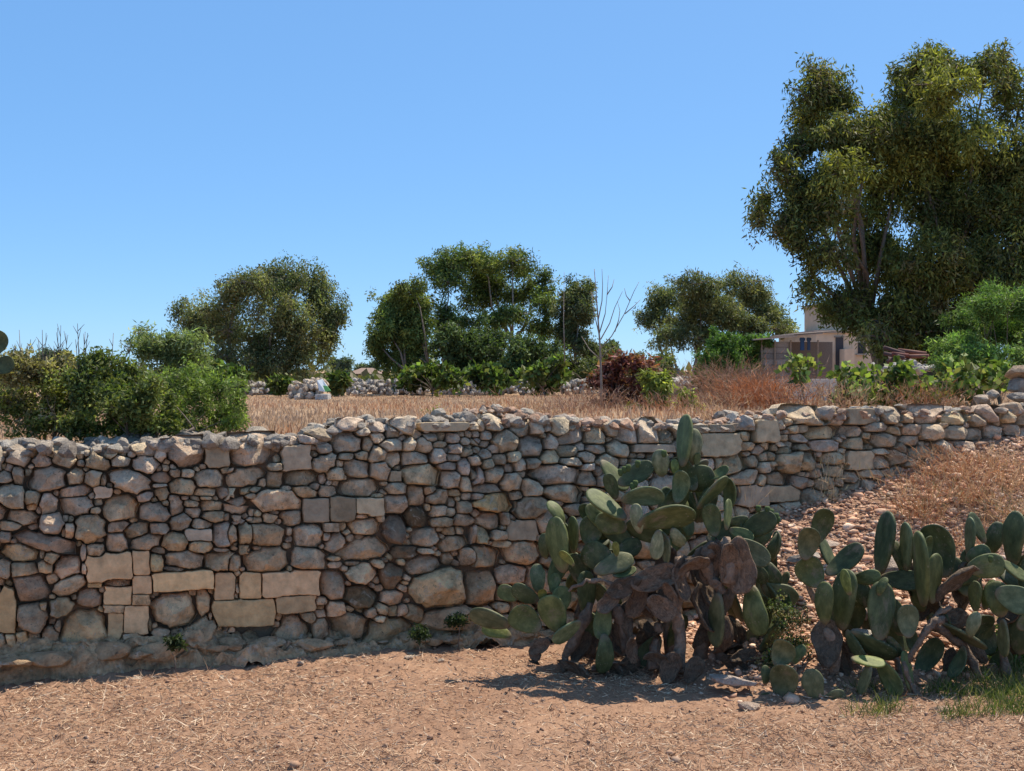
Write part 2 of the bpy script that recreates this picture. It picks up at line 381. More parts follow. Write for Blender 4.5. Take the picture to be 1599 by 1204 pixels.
# ------------------------------------------------------------------ the dry stone wall: every stone traced, gaps filled with small ones
# (centre x, centre y, width, height, tilt in degrees, b = cut block / d = dark stained / default rubble)
S1 = """85,170,110,75,10;193,182,95,60;300,175,100,70,15;375,150,40,40;380,192,35,30;462,190,115,75,8;566,183,90,58;680,195,120,95,20;880,155,175,110;1022,158,115,105,0,b;755,150,65,70,30;620,150,50,30;655,130,55,40;780,212,40,35;
20,258,70,65;85,245,55,105,-10;15,205,30,30;40,212,35,45,20;130,235,35,45,20;222,265,230,115,-10;350,252,95,75,-25;440,258,80,85,15;487,270,30,60;612,275,215,115,15;757,257,105,52;822,238,55,38;885,238,60,40;985,262,135,85,-5;1073,225,60,35;
50,348,135,125,10;150,350,80,75;228,388,85,110;350,325,150,55,-5;485,330,88,58,0,b;552,325,40,30;515,295,35,28;760,330,65,65,-20;680,348,80,48,-20;860,302,115,75;968,328,100,40;970,355,60,18;1073,335,105,60;1165,320,70,35,-10;750,297,70,20;870,355,40,20;920,358,50,25;
360,393,165,95;447,413,60,32;565,400,175,122;730,422,150,95,5;828,390,70,105,-10;900,380,70,40;910,424,80,48;997,393,105,52;1115,393,125,75;780,380,40,30;100,445,180,68,8;150,395,50,35,-20;155,492,50,35,-20;185,412,30,35;240,475,115,110,-20;1012,443,135,55;1120,462,65,40;1190,425,40,40;1185,457,50,30;
45,485,110,50;20,540,60,60;422,497,160,135,10;328,508,60,75,10;300,515,25,50;627,460,45,22;552,490,110,50,-8;640,508,125,70,-15;750,498,90,55;850,470,105,75,-25;948,477,105,48;1057,527,110,125;1165,522,90,105;
217,563,320,85,15;85,612,190,82,8;550,565,105,105,5;683,565,150,80,-12;820,565,115,100,10;933,528,122,55,0,b;945,585,110,60;450,602,82,72;392,612,30,75;467,552,45,25;745,600,70,35,10;1105,582,35,35;1155,600,70,48;1040,598,80,18;
15,690,65,95;110,692,135,65;243,635,65,70,35;196,622,25,45;213,680,75,60,15;315,682,135,115,-25;515,680,215,130,-5,b;663,655,80,120,-3,b;737,660,65,90;870,645,195,80,5;820,690,100,22;1048,650,165,95;395,690,25,55;
143,782,180,140;325,765,175,90,-28;287,868,125,90,-5;418,825,120,95;445,765,65,22,0,b;555,755,130,40;555,812,130,90,0,b;668,763,90,85,0,b;663,833,85,50,0,b;865,745,290,88,-4,b;1058,773,98,128,0,b;1115,745,15,35;1112,815,25,35;
30,880,90,215,0,b;155,910,145,135,10;202,868,35,42,0,b;395,957,215,160,5;535,876,100,35,0,b;543,955,72,120,3,b;640,928,115,132,0,b;820,885,225,170,0;955,845,70,130;705,955,18,60;270,960,30,60;245,935,40,40;755,982,85,35;610,1005,90,30;990,920,20,55"""
S2 = """130,208,210,115,-3;340,225,140,120,-2,b;470,250,120,85,-20;585,160,145,95;677,158,45,80,10;722,130,75,60;790,165,110,58,-5;802,105,85,50;872,165,60,65;940,170,75,75,15;470,183,75,50;240,268,75,42;310,150,85,35;400,145,100,35;465,125,100,45;725,90,85,40;600,75,85,45;845,85,90,60;910,115,45,45;1035,80,225,42,0,b;972,133,58,42;1028,125,45,42;1080,133,65,48;1118,112,42,30;1140,147,52,38;1015,163,72,30;1090,185,65,50;1148,200,62,35;1185,150,40,40;1188,238,70,55;
580,220,75,40;650,215,65,45;722,210,75,80,20;800,230,80,72,-20;895,228,145,65,-3;1008,218,70,72;1080,222,60,38;1050,265,100,35;1130,268,55,75;105,315,200,95,-8;15,285,60,35;182,340,38,48;240,328,78,82;365,320,165,75,-4;470,325,35,50;528,300,78,65;625,275,130,90,15;738,288,95,85,20;805,312,55,50,0,b;572,318,20,25;928,305,190,105,5;1068,330,90,82;1140,350,60,75;1187,310,60,90;
25,395,80,60,-5;130,378,105,30,-5;432,362,50,38;295,370,50,28;642,368,210,85,-3;813,368,100,60;62,450,120,80;245,425,235,105,5;385,388,120,52,8;490,382,85,55,-5;130,405,55,30;810,443,110,92,-10;910,402,80,100;968,380,70,45;1005,410,97,75;1087,390,65,32;1150,408,50,35;1077,435,38,50;1130,460,75,60;435,472,122,110,0,bd;558,466,118,115,0,bd;685,457,130,85,0,b;725,403,60,22;
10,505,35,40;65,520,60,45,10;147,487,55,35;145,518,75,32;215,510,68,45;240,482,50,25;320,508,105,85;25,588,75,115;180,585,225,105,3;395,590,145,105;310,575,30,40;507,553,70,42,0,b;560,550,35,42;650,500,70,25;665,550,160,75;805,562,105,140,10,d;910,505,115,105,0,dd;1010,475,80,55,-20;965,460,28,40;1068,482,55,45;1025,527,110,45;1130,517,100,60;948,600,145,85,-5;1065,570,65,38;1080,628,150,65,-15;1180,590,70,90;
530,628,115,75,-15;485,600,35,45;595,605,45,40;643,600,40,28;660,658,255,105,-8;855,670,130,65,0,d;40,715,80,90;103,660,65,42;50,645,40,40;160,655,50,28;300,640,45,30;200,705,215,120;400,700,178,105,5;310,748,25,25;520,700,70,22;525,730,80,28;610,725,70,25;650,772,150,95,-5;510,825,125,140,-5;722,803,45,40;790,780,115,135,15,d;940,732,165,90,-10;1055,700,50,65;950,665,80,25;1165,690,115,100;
125,828,100,125,0,b;62,840,15,80;315,818,270,120,-3,b;340,912,190,85,-4,b;96,955,288,125,-2,b;650,880,165,105,5,d;797,887,115,72,-5;525,940,100,80;1020,840,300,180,-8;340,1020,150,95,-5;455,1030,80,95;400,980,80,60;590,1020,200,130;775,1040,245,130,-5;730,985,60,40;1080,985,280,120,-5"""
S3 = """180,105,75,45,15;275,125,78,48;220,165,90,80;320,185,95,85;340,120,50,45;423,122,60,50;470,150,105,50,-15;562,150,85,52;615,128,45,40;390,168,40,60,15;680,145,80,70;755,140,80,68;828,152,65,48;783,193,170,30,0,b;650,195,92,65,5;452,203,75,48;562,197,80,35;508,187,35,35;385,228,70,55,-10;525,225,65,45;467,245,90,38;608,250,85,60,20;530,265,45,30;320,250,55,50;250,225,48,40;275,255,42,52;195,235,60,40;238,268,35,35;155,250,50,45;
150,145,45,35;112,138,38,26;110,165,42,25;145,175,40,22;180,195,40,35;140,220,50,35;115,235,40,40;180,290,75,65;112,298,62,80;240,320,80,70;318,340,75,68;405,290,190,85,-5;530,305,70,60;573,275,38,50;600,318,62,62;150,345,110,35;440,360,160,72,5;175,398,145,75,0,o;263,372,50,38;278,290,35,25;118,375,60,28;315,417,135,82,-5;160,465,90,62,5;218,458,32,50;570,365,90,45;480,425,80,45;540,415,60,50;413,400,55,25;380,470,100,95,-15;280,503,115,80,0,b;110,520,90,70;195,520,55,40;205,553,75,28;125,600,165,85;285,585,145,100,-3;420,560,110,100;120,715,135,140;245,670,125,80;350,690,110,120;500,500,110,90;470,640,130,110;620,440,110,95;610,560,140,110;700,330,110,80;720,440,120,90;740,560,130,110;600,680,140,120;820,330,100,90;850,450,110,100;870,260,70,60;900,380,90,80;720,260,80,60;940,470,110,90;860,580,130,120"""
S4 = """8,185,25,45;120,145,80,38,0,b;220,142,120,35,0,b;330,135,100,32,0,b;432,155,100,100,0,b;497,128,40,60,-10;215,220,190,105,0,b;340,178,68,45;350,225,80,38;165,302,75,60;217,300,35,60;285,308,120,100,-25;375,292,62,52;430,322,62,50;425,270,38,45;465,270,42,45;405,240,60,40;352,258,32,28;330,370,140,78,-8;405,385,60,60;523,115,52,38;515,160,65,25;518,182,52,40;556,150,60,35;605,142,50,42;583,187,75,40;630,98,170,65,8;505,215,50,25;525,243,72,38;475,232,35,30;592,228,60,28;540,305,105,95,-10;490,372,115,65;587,390,80,62;625,295,85,90;690,160,165,62,-3;760,103,82,48;735,70,100,30;860,88,118,72,0,b;830,155,100,50;930,135,95,48;845,212,130,48;700,220,140,55;740,280,110,60;1005,92,90,58;1085,100,60,35;1180,88,115,65,5;1025,155,75,45;980,193,135,68;1100,148,90,50;1100,198,95,45;860,290,120,85,0,b;960,295,95,65;960,248,90,28;900,350,110,40;990,345,70,35;1190,160,90,80;1300,100,120,45;1310,165,150,60;1410,110,75,48;1390,170,130,60;1460,85,90,55;1530,95,52,45;1573,65,55,50;1480,160,110,60;1560,150,60,60;510,440,140,75,0,b;365,445,145,110,0,b;660,345,60,50;640,390,40,40;745,340,100,55;200,370,70,60;270,440,90,80;1640,100,110,60;1650,170,120,70"""
stones = []                                   # cx, cy, a, b, tilt, flags   (photo pixels on the wall face)
for txt, ox, oy, k in ((S1, 0, 660, 3.01), (S2, 350, 640, 3.01), (S3, 700, 620, 2.4075), (S4, 1050, 620, 2.9126)):
    for e in txt.replace('\n', '').split(';'):
        q = e.split(',')
        if len(q) < 4: continue
        cx, cy, ww, hh = map(float, q[:4]); a = float(q[4]) if len(q) > 4 else 0; fl = q[5] if len(q) > 5 else ''
        stones.append([ox + cx / k, oy + cy / k, ww / k / 2 * 1.03, hh / k / 2 * 1.03, R(a), fl])
TOPX = [-160, 0, 150, 300, 400, 470, 520, 560, 650, 740, 800, 900, 1000, 1100, 1200, 1300, 1400, 1500, 1600, 1800]
TOPY = [703, 702, 700, 693, 691, 688, 674, 664, 666, 657, 655, 661, 668, 666, 652, 645, 644, 645, 641, 638]
BOTX = [-160, 0, 100, 200, 330, 430, 520, 700, 800, 1130, 1180, 1300, 1400, 1500, 1600, 1800]
BOTY = [1015, 1008, 995, 995, 990, 978, 1010, 1005, 1000, 1000, 840, 800, 770, 725, 705, 690]
# raster of what the traced stones leave open, filled with smaller stones
X0, Y0 = -160, 635
GX, GY = np.meshgrid(np.arange(X0, 1800), np.arange(Y0, 1016))
dom = (GY > np.interp(GX, TOPX, TOPY) + 3) & (GY < np.interp(GX, BOTX, BOTY))
cov = ~dom
def metric(s, x, y):
    c, n_ = math.cos(s[4]), math.sin(s[4]); dx = x - s[0]; dy = y - s[1]
    u = np.abs(dx * c + dy * n_) / s[2]; v_ = np.abs(-dx * n_ + dy * c) / s[3]
    p = 9.0 if 'b' in s[5] else (s[6] if len(s) > 6 else 2.7)
    return (u ** p + v_ ** p) ** (1 / p)
def stamp(s):
    m = int(max(s[2], s[3]) * 1.3) + 2; x0 = max(int(s[0]) - m - X0, 0); x1 = int(s[0]) + m - X0; y0 = max(int(s[1]) - m - Y0, 0); y1 = int(s[1]) + m - Y0
    if x1 <= 0 or y1 <= 0: return
    sl = (slice(y0, y1), slice(x0, x1)); cov[sl] |= metric(s, GX[sl], GY[sl]) < 1.0
for s in stones: s.append(random.uniform(2.3, 4.2)); stamp(s)
ntraced = len(stones)
for rnd in range(5):
    dt = np.zeros(cov.shape, np.int16); cur = ~cov
    for k in range(34):
        if not cur.any(): break
        dt += cur
        nx = cur.copy(); nx[1:] &= cur[:-1]; nx[:-1] &= cur[1:]; nx[:, 1:] &= cur[:, :-1]; nx[:, :-1] &= cur[:, 1:]
        if k % 2: nx[1:, 1:] &= cur[:-1, :-1]; nx[:-1, :-1] &= cur[1:, 1:]
        cur = nx
    yy, xx = np.nonzero(dt >= (8, 6, 5, 4, 4)[rnd])
    o = np.argsort(-(dt[yy, xx] + rng.random(len(yy)) * .9))
    for i in o:
        if cov[yy[i], xx[i]]: continue
        r = min(dt[yy[i], xx[i]], random.choice((14, 17, 21)))
        if r < 4: continue
        s = [xx[i] + X0 + .5, yy[i] + Y0 + .5, r * random.uniform(1.15, 1.7), r * random.uniform(.9, 1.2), R(random.uniform(-35, 35)), '', random.uniform(2.6, 5.5)]
        stones.append(s); stamp(s)
SA = np.array([s[:5] for s in stones])
wall = empty('dry_stone_wall', (0, WB, 0))
tag(wall, 'long dry stone wall of rough limestone rubble and cut blocks', 'wall')
def stone_colour(s):
    t = np.clip((s[1] - 690) / 260, 0, 1) + random.uniform(-.25, .25); t = min(max(t, 0), 1)
    c = np.array((.62, .49, .345)) * (1 - t) + np.array((.72, .48, .275)) * t
    if s[0] > 1150: c = c * .6 + .4 * np.array((.56, .39, .24))
    if 'b' in s[5]: c = np.array((.68, .435, .225)) if s[1] > 860 else np.array((.52, .395, .255))
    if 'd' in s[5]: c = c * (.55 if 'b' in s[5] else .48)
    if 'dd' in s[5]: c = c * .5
    if 'o' in s[5]: c = np.array((.66, .40, .20))
    return c * random.uniform(.72, 1.25) * np.array((1, random.uniform(.97, 1.03), random.uniform(.90, 1.06)))
def stone_mesh(k):
    s = stones[k]; blk = 'b' in s[5]
    big = max(s[2], s[3]); na = 34 if big > 20 else (26 if big > 9 else 16)
    near = [j for j in np.nonzero((np.abs(SA[:, 0] - s[0]) < SA[:, 2] + SA[:, 3] + big * 1.5) & (np.abs(SA[:, 1] - s[1]) < SA[:, 2] + SA[:, 3] + big * 1.5))[0] if j != k]
    th = np.linspace(0, 2 * math.pi, na, endpoint=False)
    if blk:                                   # rays through the corners keep a cut block square
        ca = math.atan2(s[3], s[2]); th = np.sort(np.concatenate([th, [q + s[4] for q in (ca - .03, ca + .03, math.pi - ca - .03, math.pi - ca + .03, math.pi + ca - .03, math.pi + ca + .03, 2 * math.pi - ca - .03, 2 * math.pi - ca + .03)]]) % (2 * math.pi)); na = len(th)
    ts = np.linspace(.05, 1.0, 46) * big * (1.5 if blk else 1.75)
    x = s[0] + np.cos(th)[:, None] * ts; y = s[1] + np.sin(th)[:, None] * ts
    own = metric(s, x, y); oth = np.full_like(own, 9.)
    for j in near: oth = np.minimum(oth, metric(stones[j], x, y))
    good = (own <= oth) & (own <= (1.05 if blk else 2.0))
    good = np.cumprod(good, axis=1).astype(bool)
    idx = np.maximum(good.sum(1) - 1, 0); rad = ts[idx]
    gap = min(.35, big * .03); rad = np.maximum(rad - gap, big * .12)
    if blk: rad = rad * (1 + .010 * rng.normal(size=na))
    if not blk:                               # straight broken edges between a handful of corners
        nc = random.randint(5, 8) if big > 9 else random.randint(5, 6)
        ci = np.unique((np.linspace(0, na, nc, endpoint=False) + rng.uniform(-.3, .3, nc) * na / nc).round().astype(int) % na)
        # corners go where the outline reaches farthest nearby
        ci = np.unique([max(range(c_ - na // nc // 3, c_ + na // nc // 3 + 1), key=lambda q: rad[q % na]) % na for c_ in ci])
        cxy = np.stack([np.cos(th[ci]) * rad[ci], np.sin(th[ci]) * rad[ci]], 1); r2 = rad.copy()
        for a_ in range(len(ci)):
            p_, q_ = cxy[a_], cxy[(a_ + 1) % len(ci)]; i0, i1 = ci[a_], ci[(a_ + 1) % len(ci)] + (na if a_ == len(ci) - 1 else 0)
            for i in range(i0 + 1, i1):
                dx, dy = math.cos(th[i % na]), math.sin(th[i % na]); ex, ey = q_ - p_; den = dx * ey - dy * ex
                if abs(den) > 1e-6: r2[i % na] = abs((p_[0] * ey - p_[1] * ex) / den)
        rad = np.clip(.95 * r2 + .05 * rad, rad * .9, rad * 1.1)
        rad = rad * (1 + .018 * rng.normal(size=na))
    c0 = np.array(onwall(s[0], s[1]))
    B = np.array([onwall(s[0] + math.cos(t) * q, s[1] + math.sin(t) * q) for t, q in zip(th, rad)]) - c0
    wn = np.array(WN); wt = np.array(WT); wu = np.array(WU)
    size = 2 * min(s[2], s[3]) * 10 / F       # metres
    if blk: prof = [(1, -.17), (1, -.03), (1, .0), (.985, .007), (.9, .011), (.5, .012)]; D = 1.0; off = random.uniform(-.012, .02)
    else:
        dep = random.uniform(.20, .32); off = random.uniform(-.045, .04) if big > 9 else random.uniform(-.075, -.02)
        prof = [(.95, -.17), (1.0, -.05)] + [(q, size * dep * min(1, .35 + .65 * ((1 - q) / .14) ** .8)) for q in ((.985, .95, .9, .83, .74, .62, .46, .28, .12) if big > 9 else (.97, .88, .7, .4))]
    tilt = (rng.normal(0, .13), rng.normal(-.2, .17)) if not blk else (rng.normal(0, .02), rng.normal(0, .02))
    # two random flats cut from the lump give it broken, angular faces
    cuts = [(np.array((math.cos(a), math.sin(a))), random.uniform(-.12, .6), random.uniform(.15, .55)) for a in rng.uniform(0, 2 * math.pi, 0 if blk else 8)]
    V = []; seed = random.uniform(0, 500)
    top = off + (prof[-1][1])
    for q, dn in prof + [(0, prof[-1][1] * 1.02)]:
        for i in range(na if q > 0 else 1):
            p2 = B[i] * q
            u_, v_ = p2 @ wt, p2 @ wu
            d_ = dn
            if not blk and dn > -.04:
                low = 0
                for dr, lim, sl_ in cuts:
                    e = (u_ * dr[0] + v_ * dr[1]) / (size * .5) - lim
                    low = max(low, e * size * sl_)
                d_ -= low
                nz = noise.fractal(Vector((u_ / size * 1.5 + seed, v_ / size * 1.5, d_ * 3)), 0.75, 2.2, 5)
                d_ += size * .11 * nz
                sh = noise.noise(Vector((u_ / size * 2.5, v_ / size * 2.5 + seed, 5))) * .035
                p2 = p2 * (1 + sh)
            elif blk and dn > -.04:
                d_ += .004 * noise.noise(Vector((u_ * 12 + seed, v_ * 12, 0)))
            d_ += u_ * tilt[0] + v_ * tilt[1]
            V.append(c0 + p2 + wn * (off + d_))
    nr = len(prof); Fc = []
    for r_ in range(nr - 1):
        for i in range(na):
            j = (i + 1) % na; Fc.append((r_ * na + i, (r_ + 1) * na + i, (r_ + 1) * na + j, r_ * na + j))
    for i in range(na): Fc.append(((nr - 1) * na + i, nr * na, (nr - 1) * na + (i + 1) % na))
    return np.array(V), Fc, stone_colour(s)
def inview(s): return -20 < s[0] < 1620
order = sorted(range(len(stones)), key=lambda k: -(stones[k][2] * stones[k][3] * (1 if inview(stones[k]) else .02) * (.1 if (830 < stones[k][0] < 1150 and stones[k][1] > 800) else 1)))
NPART = 285
rest = MB()
for rank, k in enumerate(order):
    v, f, c = stone_mesh(k)
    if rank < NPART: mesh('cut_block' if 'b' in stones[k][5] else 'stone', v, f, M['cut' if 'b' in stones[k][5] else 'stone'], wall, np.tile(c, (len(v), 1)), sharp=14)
    else: rest.add(v, f, c)
# loose rubble lying along the top of the wall
def rock(seed, rough=.34):
    v = IC2V.copy()
    for i in range(len(v)):
        p = Vector(v[i]); v[i] = p * (1 + rough * noise.fractal(p * 1.1 + Vector((seed * 7.3, 0, 0)), 1, 2, 3))
    for a in range(5):
        dr = np.array(Vector(rng.normal(size=3)).normalized()); e = v @ dr - rng.uniform(.45, .75); v -= np.outer(np.maximum(e, 0) * .9, dr)
    return v
ROCKS = [rock(i) for i in range(9)]
def rock_at(mb, p, r, c, flat=.7):
    q = Quaternion(rng.normal(size=4)).normalized().to_matrix(); v = ROCKS[rng.integers(len(ROCKS))] * rng.uniform(.7, 1.25, 3)
    v = v @ np.array(q).T; v[:, 2] *= flat; mb.add(v * r + np.array(p), [tuple(t) for t in IC2F], c)
for i in range(1250):
    px = random.uniform(-100, 1700); back = random.random() ** 1.2 * .62
    t = onwall(px, np.interp(px, TOPX, TOPY)); p = t - Vector((-.35, 1, 0)).normalized() * -1 * back
    ochre = px > 745 and random.random() < .8
    r = math.exp(random.gauss(-3.35 if ochre else -3.05, .4)); r = min(r, .095)
    c = random.choice([(.48, .30, .20), (.52, .36, .26), (.44, .27, .18), (.5, .4, .31)]) if ochre else random.choice([(.42, .36, .29), (.36, .31, .25), (.46, .41, .34), (.33, .28, .23)])
    hump = .03 * math.exp(-((px - 800) / 60) ** 2) * 2
    rock_at(rest, (p.x, p.y, t.z - .015 + random.uniform(-.03, .035) + hump * (back > .1) + .02 * back), r, np.array(c) * random.uniform(.85, 1.15))
o = rest.build('small_stones', M['stone'], wall, True, 24); tag(o, kind='stuff')
# dark earth and rubble packing behind the face, seen only through the joints
core = MB(); n_ = 90
vs = []; fs = []
for i in range(n_ + 1):
    px = -170 + 1960 * i / n_
    t = onwall(px, np.interp(px, TOPX, TOPY) + 7); b = onwall(px, np.interp(px, BOTX, BOTY) + 90); inn = -WN * .125
    bk = Vector((-.33, 1, 0)) * .75
    vs += [b + inn, t + inn, t + bk + Vector((0, 0, -.06)), b + bk]
    if i: fs += [(4*i-4, 4*i, 4*i+1, 4*i-3), (4*i-3, 4*i+1, 4*i+2, 4*i-2), (4*i-2, 4*i+2, 4*i+3, 4*i-1)]
core.add([tuple(q) for q in vs], fs, (.22, .155, .10)); core.build('earth_packing', M['gravel'], wall)

# bedrock ledge the wall stands on, worn and low
vs = []; nx_, ny_ = 420, 40; fs = []
for i in range(nx_):
    px = -200 + 1250 * i / (nx_ - 1)
    base = onwall(px, 1000); base.z = 0; base.y = wally(base.x)
    top = np.interp(px, [-200, 0, 120, 330, 480, 600, 750, 850, 1050], [.22, .21, .20, .18, .13, .06, .04, .02, -.04])
    out = np.interp(px, [-200, 0, 200, 330, 500, 650, 850, 1050], [.15, .15, .17, .20, .24, .22, .18, .1])
    for j in range(ny_):
        q = j / (ny_ - 1); dn = -.12 + (out + .12) * q
        h = top * (1 - max(0, (q - .35) / .65) ** 2.2) - .06 * max(0, (q - .8) / .2)
        p = base + Vector((WS, -1, 0)).normalized() * dn
        nz = noise.fractal(Vector((p.x * 2.6, p.y * 4, .3)), .8, 2.1, 6)
        st = noise.fractal(Vector((p.x * .9, q * 2.5, 2)), 1, 2, 3); step = math.floor(st * 7) / 7
        vs.append((p.x, p.y + .07 * noise.fractal(Vector((p.x * 4, q * 5, 7)), .9, 2, 4), h + .14 * nz + .12 * step * (1 - .5 * q)))
        if i and j: a = i * ny_ + j; fs.append((a, a - 1, a - ny_ - 1, a - ny_))
bc = np.array([(.56, .37, .21)] * len(vs)) * (1 + .1 * rng.normal(size=(len(vs), 1)))
bed = MB(); bed.add(vs, fs, bc)
for i in range(50):
    px = random.uniform(-180, 860); base = onwall(px, 1000); base.y = wally(base.x); out = random.uniform(-.02, .14) * (1 if px < 700 else .6)
    p = base + Vector((WS, -1, 0)).normalized() * out; s = math.exp(random.gauss(-2.9, .6))
    v = ROCKS[rng.integers(len(ROCKS))] @ np.array(Quaternion((0, 0, 1), random.uniform(0, 6.28)).to_matrix()).T * (s * 1.5, s, s * random.uniform(.35, .7))
    bed.add(v + np.array((p.x, p.y, max(.0, np.interp(px, [-200, 400, 600, 850], [.17, .13, .05, .0]) * (1 - out * 1.8)) + .01)), [tuple(t) for t in IC2F], np.array((.56, .375, .215)) * random.uniform(.75, 1.2))
vs = np.concatenate(bed.v); fs = bed.f; bc = np.concatenate(bed.c)
tag(mesh('bedrock', vs, fs, M['stone'], cols=bc, sharp=16), kind='structure')

# ------------------------------------------------------------------ prickly pears
def pad_mesh(seed, bend, thick=.065):
    """a cactus pad of unit length: base at z=0, tip at z=1, faces along +-y, egg-shaped outline"""
    r_ = np.random.default_rng(seed); na, nr = 30, 6; V = []; Fc = []
    wob = r_.normal(0, .02, 4)
    def outline(t):                           # t in 0..2pi
        z = .5 - .5 * math.cos(t); u = math.sin(t)
        wdt = .5 * (abs(math.sin(t)) ** .9) * (.70 + .42 * z)
        return math.copysign(wdt, u) * (1 + wob[0] * math.sin(3 * t) + wob[1] * math.cos(5 * t)), z + wob[2] * .5 * math.sin(2 * t)
    O = [outline(2 * math.pi * (k + .5) / na) for k in range(na)]
    rings = [(1.0, 0.0), (.975, .62), (.90, .88), (.70, 1.0), (.35, 1.06)]
    def put(x, z, y):
        yb = bend * ((z - .45) ** 2) + .35 * bend * x * x
        V.append((x, y + yb, z))
    def face(sg):
        st = len(V)
        for s, h in rings:
            for (x, z) in O: put(x * s, .52 + (z - .52) * s, sg * h * thick * .5 * (1 + .25 * (1 - z)))
        put(0, .52, sg * thick * .53)
        for a in range(len(rings) - 1):
            for k in range(na):
                j = (k + 1) % na; q = (st + a * na + k, st + a * na + j, st + (a + 1) * na + j, st + (a + 1) * na + k)
                Fc.append(q if sg > 0 else q[::-1])
        c = st + len(rings) * na; l = st + (len(rings) - 1) * na
        for k in range(na): q = (l + k, l + (k + 1) % na, c); Fc.append(q if sg > 0 else q[::-1])
    face(1); face(-1)
    me = bpy.data.meshes.new('pad'); me.from_pydata(V, [], Fc)
    import bmesh
    bm = bmesh.new(); bm.from_mesh(me); bmesh.ops.remove_doubles(bm, verts=bm.verts, dist=.0008); bmesh.ops.recalc_face_normals(bm, faces=bm.faces); bm.to_mesh(me); bm.free()
    me.polygons.foreach_set('use_smooth', np.ones(len(me.polygons), bool)); me.materials.append(M['pad'])
    return me
PADS = [pad_mesh(k, b, t) for k, (b, t) in enumerate([(.0, .065), (.35, .06), (-.35, .06), (.18, .07), (-.6, .06), (.6, .055)])]
def wrinkled(seed):
    me = pad_mesh(seed, random.uniform(-.8, .8), .08)
    for v in me.vertices:
        q = v.co * 3 + Vector((seed * 5.1, 0, 0)); nv_ = noise.noise_vector(q)
        v.co += Vector((nv_.x * .07, nv_.y * .10, nv_.z * .05)) + Vector((0, .03 * noise.noise(v.co * 9), 0))
        v.co.x *= 1 - .25 * max(0, noise.noise(Vector((seed, v.co.z * 4, 0))))
    me.materials.clear(); me.materials.append(M['dead']); return me
DEAD = [wrinkled(k) for k in range(20, 28)]
GREENS = {'g': (.100, .116, .038), 'd': (.066, .080, .030), 'y': (.150, .170, .040), 'p': (.190, .195, .10), 'b': (.108, .132, .060), 'n': (.20, .145, .10), 'o': (.115, .122, .055), 'r': (.27, .185, .125)}  # sun and shade painted in: paler tones on lit pads, darker on shaded ones
def pad_at(parent, px, py, L, W, ang, d, kind='g', lean=0.0, name='pad'):
    """centre pixel, apparent length / width in pixels, direction of the tip (0 = up, clockwise), depth"""
    k = d / F; L *= k; W *= k
    c = P(px, py, d)
    a = R(ang); vd = Vector((c.x - EYE.x, c.y - EYE.y, 0)).normalized(); rt = Vector((vd.y, -vd.x, 0)); up = rt * math.sin(a) + Vector((0, 0, math.cos(a)))
    le = lean if lean else random.uniform(-.3, .3)
    true_w = max(W, L * .54) if W < L * .54 else W
    tu = math.acos(min(1, W / true_w)) * random.choice((-1, 1)) if W < true_w * .98 else random.uniform(-.25, .25)
    up = (up + vd * le).normalized()
    side = up.cross(vd).normalized() * -1
    side = Quaternion(up, tu) @ side
    nrm = up.cross(side).normalized()
    Ls = L * math.sqrt(1 + le * le)
    m = Matrix(((side.x * true_w * .98, nrm.x * Ls, up.x * Ls, 0), (side.y * true_w * .98, nrm.y * Ls, up.y * Ls, 0), (side.z * true_w * .98, nrm.z * Ls, up.z * Ls, 0), (0, 0, 0, 1)))
    o = bpy.data.objects.new(name, random.choice(DEAD if kind in 'nr' else (PADS if W > true_w * .6 else PADS[:1]))); link(o, parent)
    pos = c - up * Ls * .5
    m.translation = pos - parent.location
    o.matrix_local = m
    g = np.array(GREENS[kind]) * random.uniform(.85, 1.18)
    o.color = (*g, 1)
    return o
def fruit_at(parent, px, py, d, r=.03):
    mb = MB(); c = P(px, py, d)
    mb.tube([c + Vector((0, 0, -r * 1.1)), c + Vector((0, 0, -r * .4)), c + Vector((0, 0, r * .6)), c + Vector((0, 0, r * 1.1)), c + Vector((0, 0, r * 1.0))], [r * .45, r * .8, r * .9, r * .6, r * .25], 8, (.075, .105, .038))
    mb.build('fruit', M['gravel'], parent, True)
def woody(parent, specs, d, ox, oy, k, name='trunk', c=(.24, .17, .12)):
    for pts, rads, dd in specs:
        mb = MB(); q = [P(ox + x / k, oy + y / k, d + dd + (z if len(a) > 2 else 0)) for a in pts for (x, y, z) in [(*a[:2], a[2] if len(a) > 2 else 0)]]
        # subdivide for a gnarled outline
        pp, rr = [], []
        for i in range(len(q) - 1):
            for t in (0, .25, .5, .75): pp.append(q[i].lerp(q[i + 1], t) + Vector(rng.normal(0, .006, 3))); rr.append((rads[i] * (1 - t) + rads[i + 1] * t) * (d / F) / k * .6 * (.75 + .4 * math.sin(math.pi * t)) * random.uniform(.85, 1.15))
        pp.append(q[-1]); rr.append(rads[-1] * (d / F) / k)
        mb.tube(pp, rr, 12, np.array(c) * random.uniform(.75, 1.25), .45)
        mb.build(name, M['deadpad'], parent, True)
